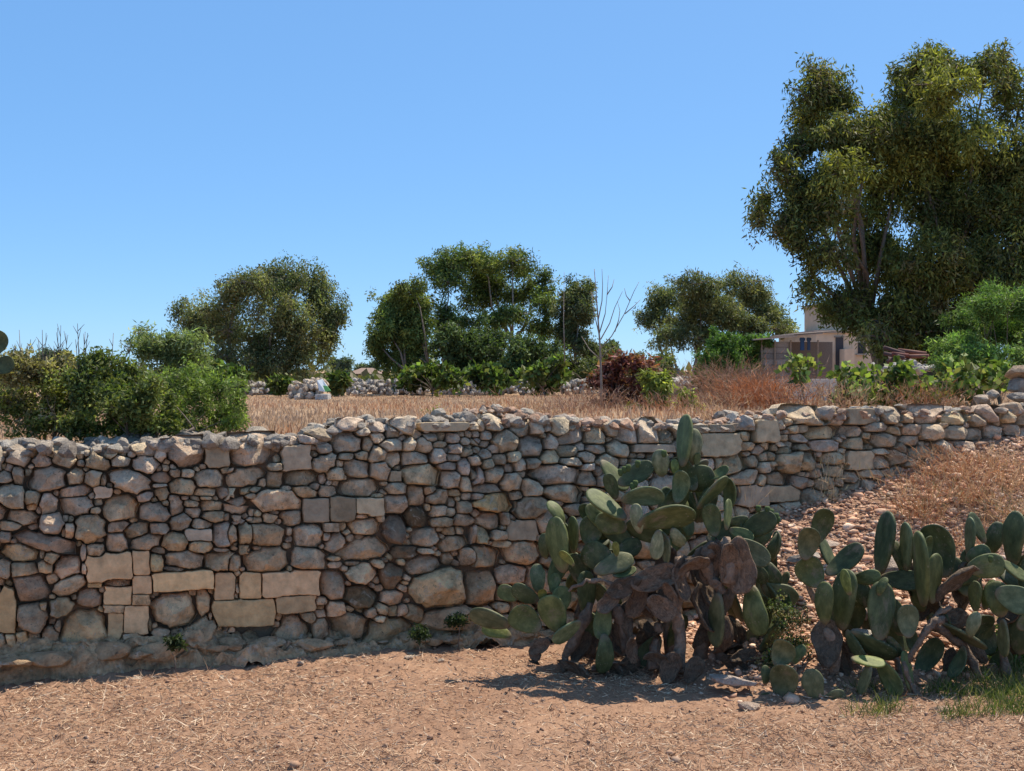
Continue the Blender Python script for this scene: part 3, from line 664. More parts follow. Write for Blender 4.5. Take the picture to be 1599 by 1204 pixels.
# --- the large one in front of the wall
D1 = 8.45
c1 = empty('prickly_pear', P(1020, 1052, 8.4)); c1.location.z = 0
tag(c1, 'large old prickly pear with woody brown trunk in front of the wall', 'cactus', 'prickly pear cacti')
A = """925,120,205,62,3,.05,g;962,150,145,75,5,.1,p;832,215,110,75,-5,.05,p;968,278,145,118,70,.1,d;912,300,135,80,10,-.05,b;765,335,175,88,80,-.1,b;735,255,160,80,60,.12,d;850,418,230,105,80,-.2,g;620,372,190,62,-55,-.1,g;640,448,130,92,-70,-.05,g;738,428,120,58,-10,-.22,p;818,528,118,60,185,-.25,p;897,502,86,58,150,-.2,p;856,550,105,32,185,-.2,o;1035,325,170,50,45,-.05,g;1107,335,140,55,5,.05,g;1035,432,130,82,-10,-.12,g;1095,410,120,32,5,-.18,g;1215,452,155,98,60,0,d;1190,555,155,95,125,-.18,o;1150,488,100,58,110,-.05,g;1140,437,80,50,90,.05,d;428,530,225,92,-10,-.05,g;430,402,115,48,-30,0,g;372,540,105,48,-5,.08,d;490,490,150,42,0,0,g;560,475,120,104,10,.08,d;590,580,150,122,-60,-.05,d;648,605,165,82,70,-.12,o;467,580,80,36,-45,-.15,y;657,545,62,32,-5,-.2,y;690,640,95,34,75,-.12,g;700,550,130,80,60,.05,d;350,665,118,66,-5,-.05,b;302,725,120,78,-60,-.12,d;235,720,90,72,-70,-.05,g;163,820,168,86,-75,-.12,o;190,865,120,56,-75,-.05,y;303,820,140,118,-60,-.15,g;412,800,165,118,-20,-.2,g;465,870,140,66,230,-.25,b;368,725,58,40,-5,-.2,y;440,750,120,88,15,-.05,g;415,680,80,52,10,.02,g;605,825,150,80,185,-.15,g;618,960,162,78,180,-.25,d;1050,822,225,66,185,-.2,o;1197,785,198,104,170,-.18,g;1005,690,165,66,170,0,n;1220,640,100,62,150,0,d;1270,640,100,62,150,.05,d;545,720,175,80,0,0,d;985,780,200,44,165,-.1,n;1300,720,150,92,110,.05,o;888,225,62,36,-3,.02,y;975,195,55,30,10,.1,g;640,300,110,60,-20,.1,d;880,360,150,90,40,.05,d;1010,380,150,80,20,.08,d;780,480,180,90,-70,.06,d;660,480,160,90,-50,.1,d;520,640,160,90,-30,.1,d;1080,480,150,90,60,.1,d;930,250,150,90,-35,.12,d;1060,250,90,40,60,.1,g;580,420,120,60,-35,.06,g"""
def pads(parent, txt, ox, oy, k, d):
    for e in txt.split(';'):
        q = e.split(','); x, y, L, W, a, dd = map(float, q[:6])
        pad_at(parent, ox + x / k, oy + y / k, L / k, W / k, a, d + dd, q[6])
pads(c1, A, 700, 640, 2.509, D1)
for x, y in ((690, 235), (675, 245), (705, 228), (742, 212), (733, 290), (722, 300), (1215, 388), (1250, 392), (1265, 402), (1285, 418), (1290, 432), (845, 172)): fruit_at(c1, 700 + x / 2.509, 640 + y / 2.509, D1 - .02, .024)
woody(c1, [
    ([(900, 575), (905, 690), (890, 780), (905, 880), (900, 1020)], [30, 34, 36, 38, 46], -.15),
    ([(905, 610), (850, 650), (800, 690), (780, 760)], [20, 26, 26, 20], -.05),
    ([(470, 705), (540, 668), (610, 668), (660, 700)], [10, 13, 14, 16], -.15),
    ([(890, 760), (835, 755), (790, 790)], [34, 40, 26], -.18),
    ([(660, 770), (680, 850), (700, 950)], [40, 34, 24], -.1),
    ([(830, 820), (815, 900), (805, 1010)], [26, 30, 34], -.05),
    ([(1040, 520), (1000, 590), (1030, 660), (1075, 720)], [30, 42, 36, 22], -.2),
    ([(900, 600), (960, 580), (1010, 545), (1060, 520)], [28, 26, 26, 20], -.1),
    ([(1090, 500), (1100, 580), (1100, 670)], [28, 58, 40], -.2),
    ([(1140, 520), (1160, 600), (1165, 660)], [20, 40, 22], -.15),
    ([(560, 760), (520, 860), (460, 960), (440, 1010)], [30, 36, 30, 34], 0),
    ([(390, 900), (345, 930), (335, 990)], [28, 34, 26], -.05),
    ([(1000, 700), (1010, 850), (980, 1000), (960, 1050)], [44, 40, 42, 50], .1),
    ([(1110, 660), (1080, 800), (1060, 950), (1090, 1040)], [36, 30, 34, 40], .15),
    ([(850, 640), (860, 800), (870, 1030)], [40, 36, 40], .2)], D1, 700, 640, 2.509)
for e in ((760, 470, 120, 80, 75, -.17), (1100, 600, 180, 110, 178, -.22)): pad_at(c1, 700 + (e[0] + 40) / 2.509, 640 + (e[1] + 190 if e[0] == 760 else e[1]) / 2.509, e[2] * 1.3 / 2.509, e[3] * 1.3 / 2.509, e[4], D1 + e[5], 'r', .1, 'dead_pad')
for e in ((960, 1020, 110, 80, 30, -.3), (1240, 990, 130, 60, 100, -.1), (700, 1010, 130, 80, 60, -.05), (1130, 1000, 120, 70, -60, -.05), (520, 930, 130, 70, 30, .05), (790, 740, 130, 90, 170, -.05), (1000, 900, 140, 80, 190, .05)):
    pad_at(c1, 700 + e[0] / 2.509, 640 + e[1] / 2.509, e[2] / 2.509, e[3] / 2.509, e[4], D1 + e[5], 'n', .2, 'dead_pad')
for e in ((800, 662, 190, 112, 75), (690, 690, 150, 80, 245), (1030, 590, 170, 92, 190), (1105, 600, 190, 108, 175), (1160, 610, 150, 74, 165), (680, 850, 190, 78, 180), (715, 930, 110, 54, 175), (830, 770, 130, 100, 130), (900, 660, 170, 66, 180), (640, 740, 140, 70, 215), (745, 740, 150, 84, 200), (870, 720, 120, 60, 160), (960, 600, 140, 60, 60), (640, 1000, 120, 60, 120), (1090, 900, 170, 70, 190), (870, 1010, 130, 90, 20), (350, 930, 90, 66, 60)):
    pad_at(c1, 700 + e[0] / 2.509, 640 + e[1] / 2.509, e[2] / 2.509, e[3] / 2.509, e[4], D1 - .2 + random.uniform(-.06, .1), random.choice('rrn'), random.uniform(-.4, .4), 'dead_pad')
def backfill(parent, n, x0, x1, y0, y1, d, kinds):
    for i in range(n):
        px, py = random.uniform(x0, x1), random.uniform(y0, y1); L = random.uniform(46, 70)
        pad_at(parent, px, py, L, L * random.uniform(.25, .56), random.uniform(-50, 50) + (180 if random.random() < .4 else 0), d + random.uniform(.12, .45), random.choice(kinds), 0, 'pad')
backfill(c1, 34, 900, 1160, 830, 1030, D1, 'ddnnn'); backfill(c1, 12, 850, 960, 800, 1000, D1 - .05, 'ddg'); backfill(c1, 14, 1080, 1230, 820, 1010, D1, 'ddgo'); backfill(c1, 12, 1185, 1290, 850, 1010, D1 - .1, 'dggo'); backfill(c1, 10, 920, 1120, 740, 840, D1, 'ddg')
for i in range(7): pad_at(c1, random.uniform(880, 1170), random.uniform(1022, 1052), random.uniform(34, 54), random.uniform(14, 24), random.choice((90, -90)) + random.uniform(-25, 25), D1 - .05 + random.uniform(-.25, .1), 'n', random.uniform(.3, .9), 'dead_pad')
# --- the sprawling one at the right
D2 = 8.2
c2 = empty('prickly_pear', P(1390, 1085, 8.0)); c2.location.z = 0
tag(c2, 'sprawling prickly pear with upright pads at the foot of the rubble slope', 'cactus', 'prickly pear cacti')
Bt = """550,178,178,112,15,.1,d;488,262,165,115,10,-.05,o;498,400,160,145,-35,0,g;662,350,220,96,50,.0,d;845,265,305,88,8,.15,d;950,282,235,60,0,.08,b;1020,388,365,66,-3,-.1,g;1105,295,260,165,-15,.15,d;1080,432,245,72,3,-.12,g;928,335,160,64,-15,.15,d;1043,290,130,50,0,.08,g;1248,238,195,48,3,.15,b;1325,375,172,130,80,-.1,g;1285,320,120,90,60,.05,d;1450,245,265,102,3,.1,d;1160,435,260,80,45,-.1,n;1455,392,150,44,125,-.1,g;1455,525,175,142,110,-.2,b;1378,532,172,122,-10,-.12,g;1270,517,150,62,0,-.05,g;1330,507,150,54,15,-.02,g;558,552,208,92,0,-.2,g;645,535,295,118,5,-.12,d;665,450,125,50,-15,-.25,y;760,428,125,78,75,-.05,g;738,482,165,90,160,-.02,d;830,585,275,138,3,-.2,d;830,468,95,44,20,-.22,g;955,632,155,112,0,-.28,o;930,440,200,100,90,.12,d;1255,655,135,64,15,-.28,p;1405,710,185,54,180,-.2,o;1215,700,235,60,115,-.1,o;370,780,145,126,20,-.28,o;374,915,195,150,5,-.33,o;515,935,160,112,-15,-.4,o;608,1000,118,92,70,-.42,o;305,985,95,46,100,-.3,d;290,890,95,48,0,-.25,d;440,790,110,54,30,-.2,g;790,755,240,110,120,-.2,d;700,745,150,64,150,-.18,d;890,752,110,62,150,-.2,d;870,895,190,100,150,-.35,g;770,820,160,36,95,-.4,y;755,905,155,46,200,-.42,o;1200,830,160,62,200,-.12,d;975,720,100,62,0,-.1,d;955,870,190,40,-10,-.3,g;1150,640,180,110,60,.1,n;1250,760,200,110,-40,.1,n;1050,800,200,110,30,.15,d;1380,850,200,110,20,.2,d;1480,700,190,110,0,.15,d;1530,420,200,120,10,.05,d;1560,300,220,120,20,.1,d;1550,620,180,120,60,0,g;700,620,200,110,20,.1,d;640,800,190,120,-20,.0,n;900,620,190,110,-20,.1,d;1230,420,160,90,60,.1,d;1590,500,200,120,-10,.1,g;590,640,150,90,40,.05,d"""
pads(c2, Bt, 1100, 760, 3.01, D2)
backfill(c2, 40, 1300, 1610, 900, 1050, D2, 'dddnn'); backfill(c2, 8, 1480, 1620, 820, 920, D2, 'dd')
fruit_at(c2, 1100 + 1345 / 3.01, 760 + 340 / 3.01, D2 - .18, .022)
woody(c2, [
    ([(1120, 610), (1075, 640), (1030, 700), (950, 825)], [26, 30, 24, 16], -.25),
    ([(935, 820), (965, 920), (1010, 1000), (1090, 1030)], [16, 16, 16, 14], -.35),
    ([(1080, 650), (1150, 700), (1230, 760), (1300, 900), (1290, 1000)], [30, 34, 30, 34, 40], -.05),
    ([(560, 660), (620, 760), (600, 900), (560, 980)], [30, 44, 40, 46], -.1),
    ([(680, 700), (760, 800), (820, 960)], [24, 30, 40], 0),
    ([(830, 720), (900, 820), (960, 960)], [24, 30, 36], .05),
    ([(1420, 620), (1400, 780), (1440, 960)], [26, 34, 40], .05),
    ([(1160, 570), (1100, 600), (1040, 680)], [20, 24, 20], -.15),
    ([(480, 450), (540, 560), (600, 700)], [26, 28, 30], .05)], D2, 1100, 760, 3.01)
pad_at(c2, 1100 + 575 / 3.01, 760 + 745 / 3.01, 210 / 3.01, 160 / 3.01, 0, D2 - .12, 'n', .5, 'dead_pad')
# --- two pads of one that stands at the left edge
c3 = empty('prickly_pear', P(-40, 700, 9.0)); c3.location.z = 1.55
tag(c3, 'prickly pear at the left edge of the picture, mostly out of frame', 'cactus', 'prickly pear cacti')
for e in ((-6, 537, 42, 36, 20), (4, 572, 34, 30, 60), (-40, 590, 50, 32, 30), (-30, 625, 55, 36, -10), (-50, 665, 60, 40, 5)): pad_at(c3, *e, 9.0, 'd')

# --- stones and slabs lying round the cacti
def big_rock(name, px, py, d, rx, ry, rz, label, c, cat='stone', group=None, z=None, seed=None, parent=None, tilt=0):
    p = P(px, py, d); v = rock(seed if seed is not None else random.random() * 99, .4)
    v = v * np.array((rx, ry, rz)); ca, sa = math.cos(tilt), math.sin(tilt)
    v = np.stack([v[:, 0] * ca - v[:, 2] * sa, v[:, 1], v[:, 0] * sa + v[:, 2] * ca], 1)
    if parent: return mesh(name, v + np.array(p), [tuple(t) for t in IC2F], M['stone'], parent, np.tile(c, (len(v), 1)), smooth=False)
    o = mesh(name, v, [tuple(t) for t in IC2F], M['stone'], None, np.tile(c, (len(v), 1)), smooth=False)
    o.location = p
    return tag(o, label, cat, group)
T = (.40, .31, .24)
big_rock('stone_slab', 1143, 1061, 7.95, .19, .12, .035, 'thin pale stone slab lying at the foot of the large prickly pear', (.46, .37, .30), tilt=-.12)
big_rock('stone', 1478, 1114, 7.45, .14, .12, .06, 'flattish brown stone on the soil by the green grass at right', (.36, .25, .18))
big_rock('stone_slab', 1400, 885, 8.9, .20, .2, .07, 'broad tan slab lying behind the upright pads on the slope', T, tilt=.2)
big_rock('stone', 1340, 955, 8.35, .085, .08, .07, 'rounded reddish stone wedged between the pads of the sprawling cactus', (.36, .24, .18))
big_rock('stone', 1342, 990, 8.2, .08, .07, .045, 'pale stone low among the pads of the sprawling cactus', (.52, .45, .37))
big_rock('stone', 1165, 1104, 7.6, .09, .08, .035, 'small tan stone half sunk in the soil below the thin slab', (.44, .33, .25))
big_rock('stone', 1315, 1122, 7.4, .035, .03, .022, 'little pale pebble alone on the soil below the small green pads', (.5, .45, .32))
big_rock('stone', 1262, 870, 9.1, .17, .1, .05, 'long grey stone lying on the rubble slope between the two cacti', (.40, .33, .27), tilt=.15)
big_rock('stone', 1290, 850, 9.5, .13, .1, .045, 'tan stone lying higher up the rubble slope between the two cacti', (.45, .34, .26))
for px, d, wh in ((60, 8.05, 'near the left edge below the tall edge block'), (215, 8.2, 'below the narrow upright blocks'), (345, 8.3, 'below the longest low cut block'), (470, 8.55, 'below the right end of the cut blocks'), (640, 8.8, 'in front of the big lower boulders'), (690, 8.7, 'halfway from the boulders to the cactus')):
    q = P(px, 1000, d); o = big_rock('stone', px, 1000, d, random.uniform(.02, .05), random.uniform(.02, .05), random.uniform(.015, .03), 'small loose stone on the soil ' + wh, (.55, .43, .32), 'stone', 'loose stones at the wall foot'); o.location.z = float(ground_full(q.x, q.y)) + .01
# green grass at the foot of the right cactus
n = 5200; px = 1320 + 300 * rng.random(n) ** .8; d_ = rng.uniform(7.25, 8.35, n) + .15 * np.clip((px - 1500) / 100, -1, 1)
X = (px - 799.5) / F * d_; cl = N1(X * 6 + 4, d_ * 6) + .18 + .5 * np.clip((px - 1460) / 140, 0, 1); ok = cl > rng.random(n) * .5; X, d_ = X[ok], d_[ok]
dv = rng.normal(0, .5, (len(X), 3)); dv[:, 2] = 1
v, f, c = blades(np.stack([X, d_, ground_full(X, d_)], 1), dv, rng.uniform(.04, .14, len(X)), rng.uniform(.003, .006, len(X)), rng.normal(0, .9, len(X)), palette(len(X), [(.07,.115,.03), (.10,.14,.04), (.055,.09,.026), (.15,.17,.06), (.30,.26,.13)]))
tag(mesh('green_grass', v, f, M['soft'], cols=c, smooth=False), 'fresh green grass growing under the sprawling prickly pear', 'grass', kind='stuff')

# ------------------------------------------------------------------ trees and shrubs
def leaves(pts, L, W, droop, cols, outward=None):
    n = len(pts); d = rng.normal(size=(n, 3)); d /= np.linalg.norm(d, axis=1)[:, None]
    d[:, 2] -= droop
    if outward is not None: d += outward * .7
    d /= np.linalg.norm(d, axis=1)[:, None] + 1e-9
    s = np.cross(d, rng.normal(size=(n, 3))); s /= np.linalg.norm(s, axis=1)[:, None] + 1e-9
    l = (L * rng.uniform(.6, 1.3, n))[:, None]; w_ = (W * rng.uniform(.7, 1.3, n))[:, None]
    V = np.stack([pts, pts + d * l * .45 + s * w_ * .5, pts + d * l, pts + d * l * .45 - s * w_ * .5], 1).reshape(-1, 3)
    return V, (np.arange(n) * 4)[:, None] + np.arange(4)[None], np.repeat(cols, 4, 0)
def plant(name, label, cat, d, base, clumps, n, leaf=(.16, .035), droop=.6, cols=((.07, .10, .035),), tuft=.30, trunk=.15, depth=.9, group=None,
          mat='leaf', stems=1, zbase=None, crown='crown', bark=(.22, .17, .13), shell=.45, var=.3, twigs=True, parts=('trunk',), basew=.0, near=1.0, sat=0):
    """clumps: (px, py, rx, ry[, colour index]) traced from the photograph, set at their own depth inside the crown"""
    b = P(base[0], base[1], d)
    if zbase is not None: b.z = zbase
    e = empty(name, b); tag(e, label, cat, group)
    k = d / F; C = []
    clumps = list(clumps)
    for c in list(clumps):
        for i in range(sat):                  # ragged satellites break the outline
            a_ = random.uniform(0, 2 * math.pi); q_ = random.uniform(.7, 1.25); s_ = random.uniform(.22, .45)
            clumps.append((c[0] + math.cos(a_) * c[2] * q_, c[1] - abs(math.sin(a_)) * c[3] * q_ * 1.1, c[2] * s_, c[3] * s_ * 1.2) + tuple(c[4:]))
    cx = np.mean([c[0] for c in clumps]); halfw = max(max(abs(c[0] - cx) for c in clumps) * k, .1)
    for c in clumps:
        r = np.array((c[2] * k, .5 * (c[2] + c[3]) * k * depth, c[3] * k)) * (1.12 if name == 'gum_tree' else 1)
        edge = abs(c[0] - cx) * k / halfw
        dy = rng.uniform(-1, near) * halfw * depth * .75 * math.sqrt(max(.05, 1 - edge * edge))
        C.append((np.array(P(c[0], c[1], d + dy)), r * (d + dy) / d, c[4] if len(c) > 4 else None))
    for i in range(len(C)):                   # looser masses between neighbouring ones
        if len(C) > 3 and crown == 'crown':
            js = sorted(range(len(clumps)), key=lambda j: np.linalg.norm(C[j][0] - C[i][0]) if j != i else 9e9)[:2]
            for j in js: t = random.uniform(.3, .7); C.append((C[i][0] * (1 - t) + C[j][0] * t + rng.normal(0, .1, 3) * C[i][1], (C[i][1] + C[j][1]) * random.uniform(.22, .36), C[i][2]))
        if i >= len(clumps) - 1: break
    area = np.array([r[0] * r[2] for _, r, _ in C]); share = area / area.sum()
    V, Fc, CC, o = [], [], [], 0
    twig = MB(); stems_mb = MB()
    for (c, r, ci), s in zip(C, share):
        m = int(n * s * 1.5); nt_ = max(3, int(r[0] * r[2] / (tuft * tuft) * 6.5))
        dirs = rng.normal(size=(nt_, 3)); dirs /= np.linalg.norm(dirs, axis=1)[:, None]
        rad = (shell + (1 - shell) * rng.random(nt_)) * rng.random(nt_) ** .25
        sd_ = random.uniform(0, 99); bumpy = np.array([1 + (.28 if name == 'gum_tree' else .5) * noise.noise(Vector(q) * 1.7 + Vector((sd_, 0, 0))) for q in dirs])
        tc = c + dirs * r * (rad * bumpy)[:, None] * 1.0
        ts = tuft * rng.uniform(.55, 1.15, nt_)
        pick = rng.integers(0, nt_, m); g = rng.normal(size=(m, 3)); g *= (rng.random(m) ** .5 / (np.linalg.norm(g, axis=1) + 1e-9))[:, None]
        pts = tc[pick] + g * ts[pick][:, None] * (1, 1, .8 + droop * .6)
        cb = np.array(cols)[rng.integers(0, len(cols), nt_)] if ci is None else np.tile(np.array(cols[ci]), (nt_, 1))
        cb = np.clip(cb * (1.75 if name == 'gum_tree' else 2.0) * (1 + rng.normal(0, .26, (nt_, 1))) * rng.uniform(.75, 1.2), .01, .6)
        cl = np.clip(cb[pick] * (1 + rng.normal(0, var, (m, 1))), .004, .8)
        v, f, q = leaves(pts, leaf[0], leaf[1], droop, cl)
        V.append(v); Fc.append(f + o); CC.append(q); o += len(v)
        if twigs:
            for t in tc[:: max(1, nt_ // 10)]:
                mid = (c + t) / 2 + rng.normal(0, .1, 3) * tuft; twig.tube([c, mid, t], [.02 * trunk / .15, .014 * trunk / .15, .006 * trunk / .15], 4, np.array(bark) * 1.1)
    mesh(crown, np.concatenate(V), np.concatenate(Fc), M[mat], e, np.concatenate(CC), smooth=False)
    if trunk:
        zc = np.mean([c[2] for c, _, _ in C]); H = zc - b.z
        heads = []
        for s in range(stems):
            off = Vector((rng.normal(0, basew) if stems > 1 else 0, rng.normal(0, basew) if stems > 1 else 0, 0))
            hd = b + off + Vector((rng.normal(0, .12) * H + off.x, rng.normal(0, .1) * H, H * random.uniform(.3, .5)))
            twig.tube([b + off - Vector((0, 0, .15)), b + off + (hd - b - off) * .5 + Vector((rng.normal(0, .03) * H, 0, 0)), hd], [trunk, trunk * .8, trunk * .66], 9, bark, .25); heads.append(hd)
        for c, r, _ in C[:len(clumps):(2 if len(clumps) > 20 else 1)]:
            h = min(heads, key=lambda q: (q - Vector(c)).length); cv = Vector(c)
            m1 = h.lerp(cv, .35) + Vector((rng.normal(0, .05) * H, rng.normal(0, .05) * H, .06 * H)); m2 = h.lerp(cv, .7) + Vector((rng.normal(0, .04) * H, 0, .05 * H))
            twig.tube([h, m1, m2, cv], [trunk * .3, trunk * .2, trunk * .12, trunk * .06], 6, np.array(bark) * 1.08)
        tk = twig.build('trunk' if cat == 'tree' else 'stems', M['bark'], e, True)
        if cat != 'tree': tag(tk, kind='stuff')
    elif twig.n: twig.build('stems', M['bark'], e, True)
    return e
OL = ((.075, .085, .024), (.090, .098, .027), (.105, .105, .032), (.058, .068, .022), (.140, .138, .034), (.105, .088, .040))
OL2 = ((.080, .104, .030), (.102, .125, .034), (.062, .082, .027), (.140, .150, .042))
GY = ((.085, .10, .042), (.108, .118, .05), (.064, .077, .034), (.13, .13, .055), (.11, .098, .047))
# big gum tree at the right
plant('gum_tree', 'tall spreading dark gum tree overhanging the house at right', 'tree', 31, (1440, 615), [
    (1290,118,40,20),(1268,150,42,28),(1312,160,38,28),(1258,196,42,28),(1242,232,40,25),(1300,205,45,30),(1222,268,32,26),(1196,312,26,24),(1188,346,18,16),(1226,360,32,28),(1265,300,45,38),
    (1455,92,50,24),(1412,124,34,24),(1480,130,55,36,4),(1432,168,66,42,4),(1368,200,48,36,4),(1540,112,45,36),(1560,88,16,14),(1590,165,50,50),(1500,212,80,50,4),(1400,250,80,50,4),(1310,272,48,38,4),(1290,322,46,38),
    (1360,330,80,50),(1455,300,80,50),(1550,280,80,60),(1625,235,60,60),(1288,390,48,44),(1370,410,80,50),(1460,400,80,50),(1560,400,80,60),(1640,360,70,70),(1266,455,26,24),(1325,462,45,30),
    (1415,480,66,38),(1520,478,80,46),(1620,470,70,60),(1292,488,20,14),(1385,505,30,30),(1440,522,44,22),(1500,520,50,22),(1390,540,24,18),(1455,542,34,16),(1515,545,44,18),(1420,500,60,30),(1350,215,40,35),(1330,245,45,35),(1420,215,60,40),(1470,255,60,45),(1520,330,70,50),(1480,350,70,45),(1440,440,70,40),(1540,440,80,45),(1590,320,60,60),(1345,508,26,26),(1330,495,36,20),(1385,528,36,20),(1250,335,40,30),(1440,545,40,14),(1490,550,40,14)],
    130000, (.165, .044), .85, OL, .34, .26, .8, 'gum trees', near=.35, stems=4, zbase=1.3, basew=.35, bark=(.20, .14, .10))
# the trees along the far edge of the field
plant('gum_tree', 'grey green gum tree at the left of the far field edge', 'tree', 52, (420, 612), [
    (437,432,56,28),(378,440,42,28),(492,442,36,32),(348,478,42,34),(432,480,60,40),(507,488,40,40),(283,488,22,22),(325,515,42,34),(400,528,60,40),(470,530,48,44),(350,558,52,30),(430,570,60,28),(530,498,20,22),(500,545,26,30)],
    44000, (.17, .05), .8, GY, .42, .28, .8, 'gum trees', stems=3, zbase=1.12, basew=.5, bark=(.24, .20, .16))
plant('gum_tree', 'bushy olive green tree left of the tallest middle tree', 'tree', 50, (640, 612), [
    (642,448,26,18),(622,478,40,30),(656,482,32,30),(598,515,34,26),(642,525,42,35),(585,540,20,16),(652,560,35,30),(612,565,34,24)],
    24000, (.19, .055), .6, OL2, .36, .2, .8, 'gum trees', stems=2, zbase=1.12, basew=.3)
plant('gum_tree', 'tallest rounded tree in the middle showing pale branches', 'tree', 54, (770, 612), [
    (737,400,56,20),(690,414,42,22),(800,410,48,24),(842,440,28,24),(765,428,66,22),(700,442,38,20),(852,470,22,26),(806,466,30,18),(690,500,34,30),(740,470,44,18),(800,492,40,18),(848,512,28,20),(770,452,44,14),(745,505,40,20)],
    26000, (.19, .055), .5, OL2, .38, .24, .8, 'gum trees', stems=4, zbase=1.12, basew=.5, bark=(.30, .26, .22))
plant('leafy_bush', 'broad dark evergreen bush under the tallest middle tree', 'bush', 49, (775, 614), [(705,535,46,34),(762,542,60,36),(822,555,52,36),(740,572,56,28),(860,560,30,30),(800,585,50,18)],
    24000, (.17, .07), .3, ((.05, .07, .025), (.065, .085, .03), (.04, .055, .022)), .36, .1, .8, 'shrubs of the far field edge', zbase=1.12)
plant('leafy_bush', 'low dark thicket below the slim tree and sapling', 'bush', 48, (920, 612), [(890,575,30,20),(925,580,30,18),(960,585,26,16),(870,592,26,14),(1010,575,22,20),(1040,578,22,20)],
    11000, (.17, .06), .3, ((.06, .072, .028), (.075, .085, .034), (.09, .085, .045)), .34, .06, .8, 'shrubs of the far field edge', zbase=1.12, sat=2)
plant('gum_tree', 'slim dark tree just left of the bare sapling', 'tree', 53, (905, 612), [(905,452,26,20),(886,482,28,24),(918,488,14,20),(888,520,30,24),(915,545,26,20),(938,558,26,18)],
    15000, (.19, .05), .8, GY, .34, .14, .8, 'gum trees', stems=2, zbase=1.12, basew=.3)
plant('gum_tree', 'wide pale topped tree right of the bare sapling', 'tree', 56, (1095, 612), [
    (1085,444,44,22),(1152,444,42,22),(1042,464,34,26),(1108,475,50,28),(1180,474,44,26),(1213,500,28,20),(1016,498,26,22),(1070,503,40,22),(1140,500,45,20),(1232,516,18,10),(1040,528,26,20),(1100,530,40,18),(1170,512,40,18)],
    30000, (.20, .05), .6, ((.095, .105, .045), (.115, .118, .05), (.075, .085, .036), (.135, .13, .06)), .38, .22, .8, 'gum trees', stems=4, zbase=1.12, basew=.5, bark=(.30, .25, .20))
plant('leafy_bush', 'dense bright green bush beside the wooden shed', 'bush', 44, (1140, 600), [(1140,538,44,28),(1108,558,26,30),(1172,552,28,28),(1140,572,50,24),(1195,534,16,12)],
    24000, (.13, .05), .1, ((.045, .085, .022), (.06, .105, .028), (.075, .125, .03)), .28, .1, .8, 'shrubs of the far field edge', mat='soft', zbase=1.15)
# distant trees on the horizon
for (px, d, cl, lab) in ((530, 190, [(524,568,12,8),(540,567,11,8),(532,580,22,9)], 'small rounded tree on the horizon seen between the two left trees'),
                         (572, 230, [(566,576,14,6),(585,573,12,8)], 'low dark tree on the horizon left of the bushy tree'),
                         (80, 210, [(72,551,16,7),(95,556,18,8),(105,563,14,6),(60,566,24,8)], 'dark flat topped tree on the horizon behind the left shrubs'),
                         (150, 240, [(146,564,14,5),(160,568,16,6)], 'low tree on the horizon just right of the flat topped one'),
                         (958, 160, [(955,545,14,14),(945,565,18,16),(968,566,16,14)], 'small grey green tree behind the bare sapling')):
    plant('horizon_tree', lab, 'tree', d, (px, 588), cl, 3500, (.5, .22), .2, ((.075, .095, .055), (.06, .08, .05)), .9, .3, .8, 'trees on the horizon', zbase=1.1, twigs=False)
# low scrub far beyond the field, one mass
n = 30000; d_ = rng.uniform(58, 150, n); X = rng.uniform(-.5, .5, n) * d_; hh = np.clip(.5 + 1.6 * N1(X * .11 + 7, d_ * .04) + .8 * N2(X * .5, 3 + d_ * .1), .05, 2); z = 1.05 + rng.random(n) * hh * 1.5
v, f, c = leaves(np.stack([X, d_, z], 1), .6, .36, .1, palette(n, [(.10,.115,.05), (.085,.10,.045), (.13,.13,.065), (.17,.14,.08)]))
tag(mesh('scrub', v, f, M['soft'], cols=c, smooth=False), 'low distant scrub on the plain beyond the far wall', 'scrub', kind='stuff')
# fresh green vines and figs along the far wall
for i, (px, py, cl, lab) in enumerate(((672, 612, [(640,598,20,12),(668,585,30,16),(700,592,24,14),(675,600,40,12)], 'bright green vine sprawling over the far wall under the bushy tree'),
                                  (765, 612, [(752,588,18,12),(772,596,26,14)], 'small bright green vine right of the sprawling one'),
                                  (850, 612, [(835,588,22,14),(866,582,22,16),(850,600,30,12)], 'pale green vine with white flowers against the far wall'),
                                  (440, 612, [(438,604,11,9)], 'small dark green shrub at the foot of the left gum tree'),
                                  (528, 608, [(525,598,10,9)], 'little green shrub right of the white sheet'),
                                  (1105, 615, [(1106,588,14,12)], 'small green fig beside the dry red brown bush'),
                                  (340, 606, [(330,582,28,14),(368,588,18,10),(350,592,26,12)], 'fresh green fig bush beyond the left shrubs'))):
    plant('vine' if 'vine' in lab else 'leafy_bush', lab, 'vine' if 'vine' in lab else 'bush', 43 + i * .6, (px, py), cl, 1300, (.24, .15), .1, ((.052, .08, .02), (.066, .094, .025), (.04, .06, .017), (.08, .085, .03)), .3, .04, .8, 'green plants along the far wall', mat='soft', zbase=1.15, sat=4)
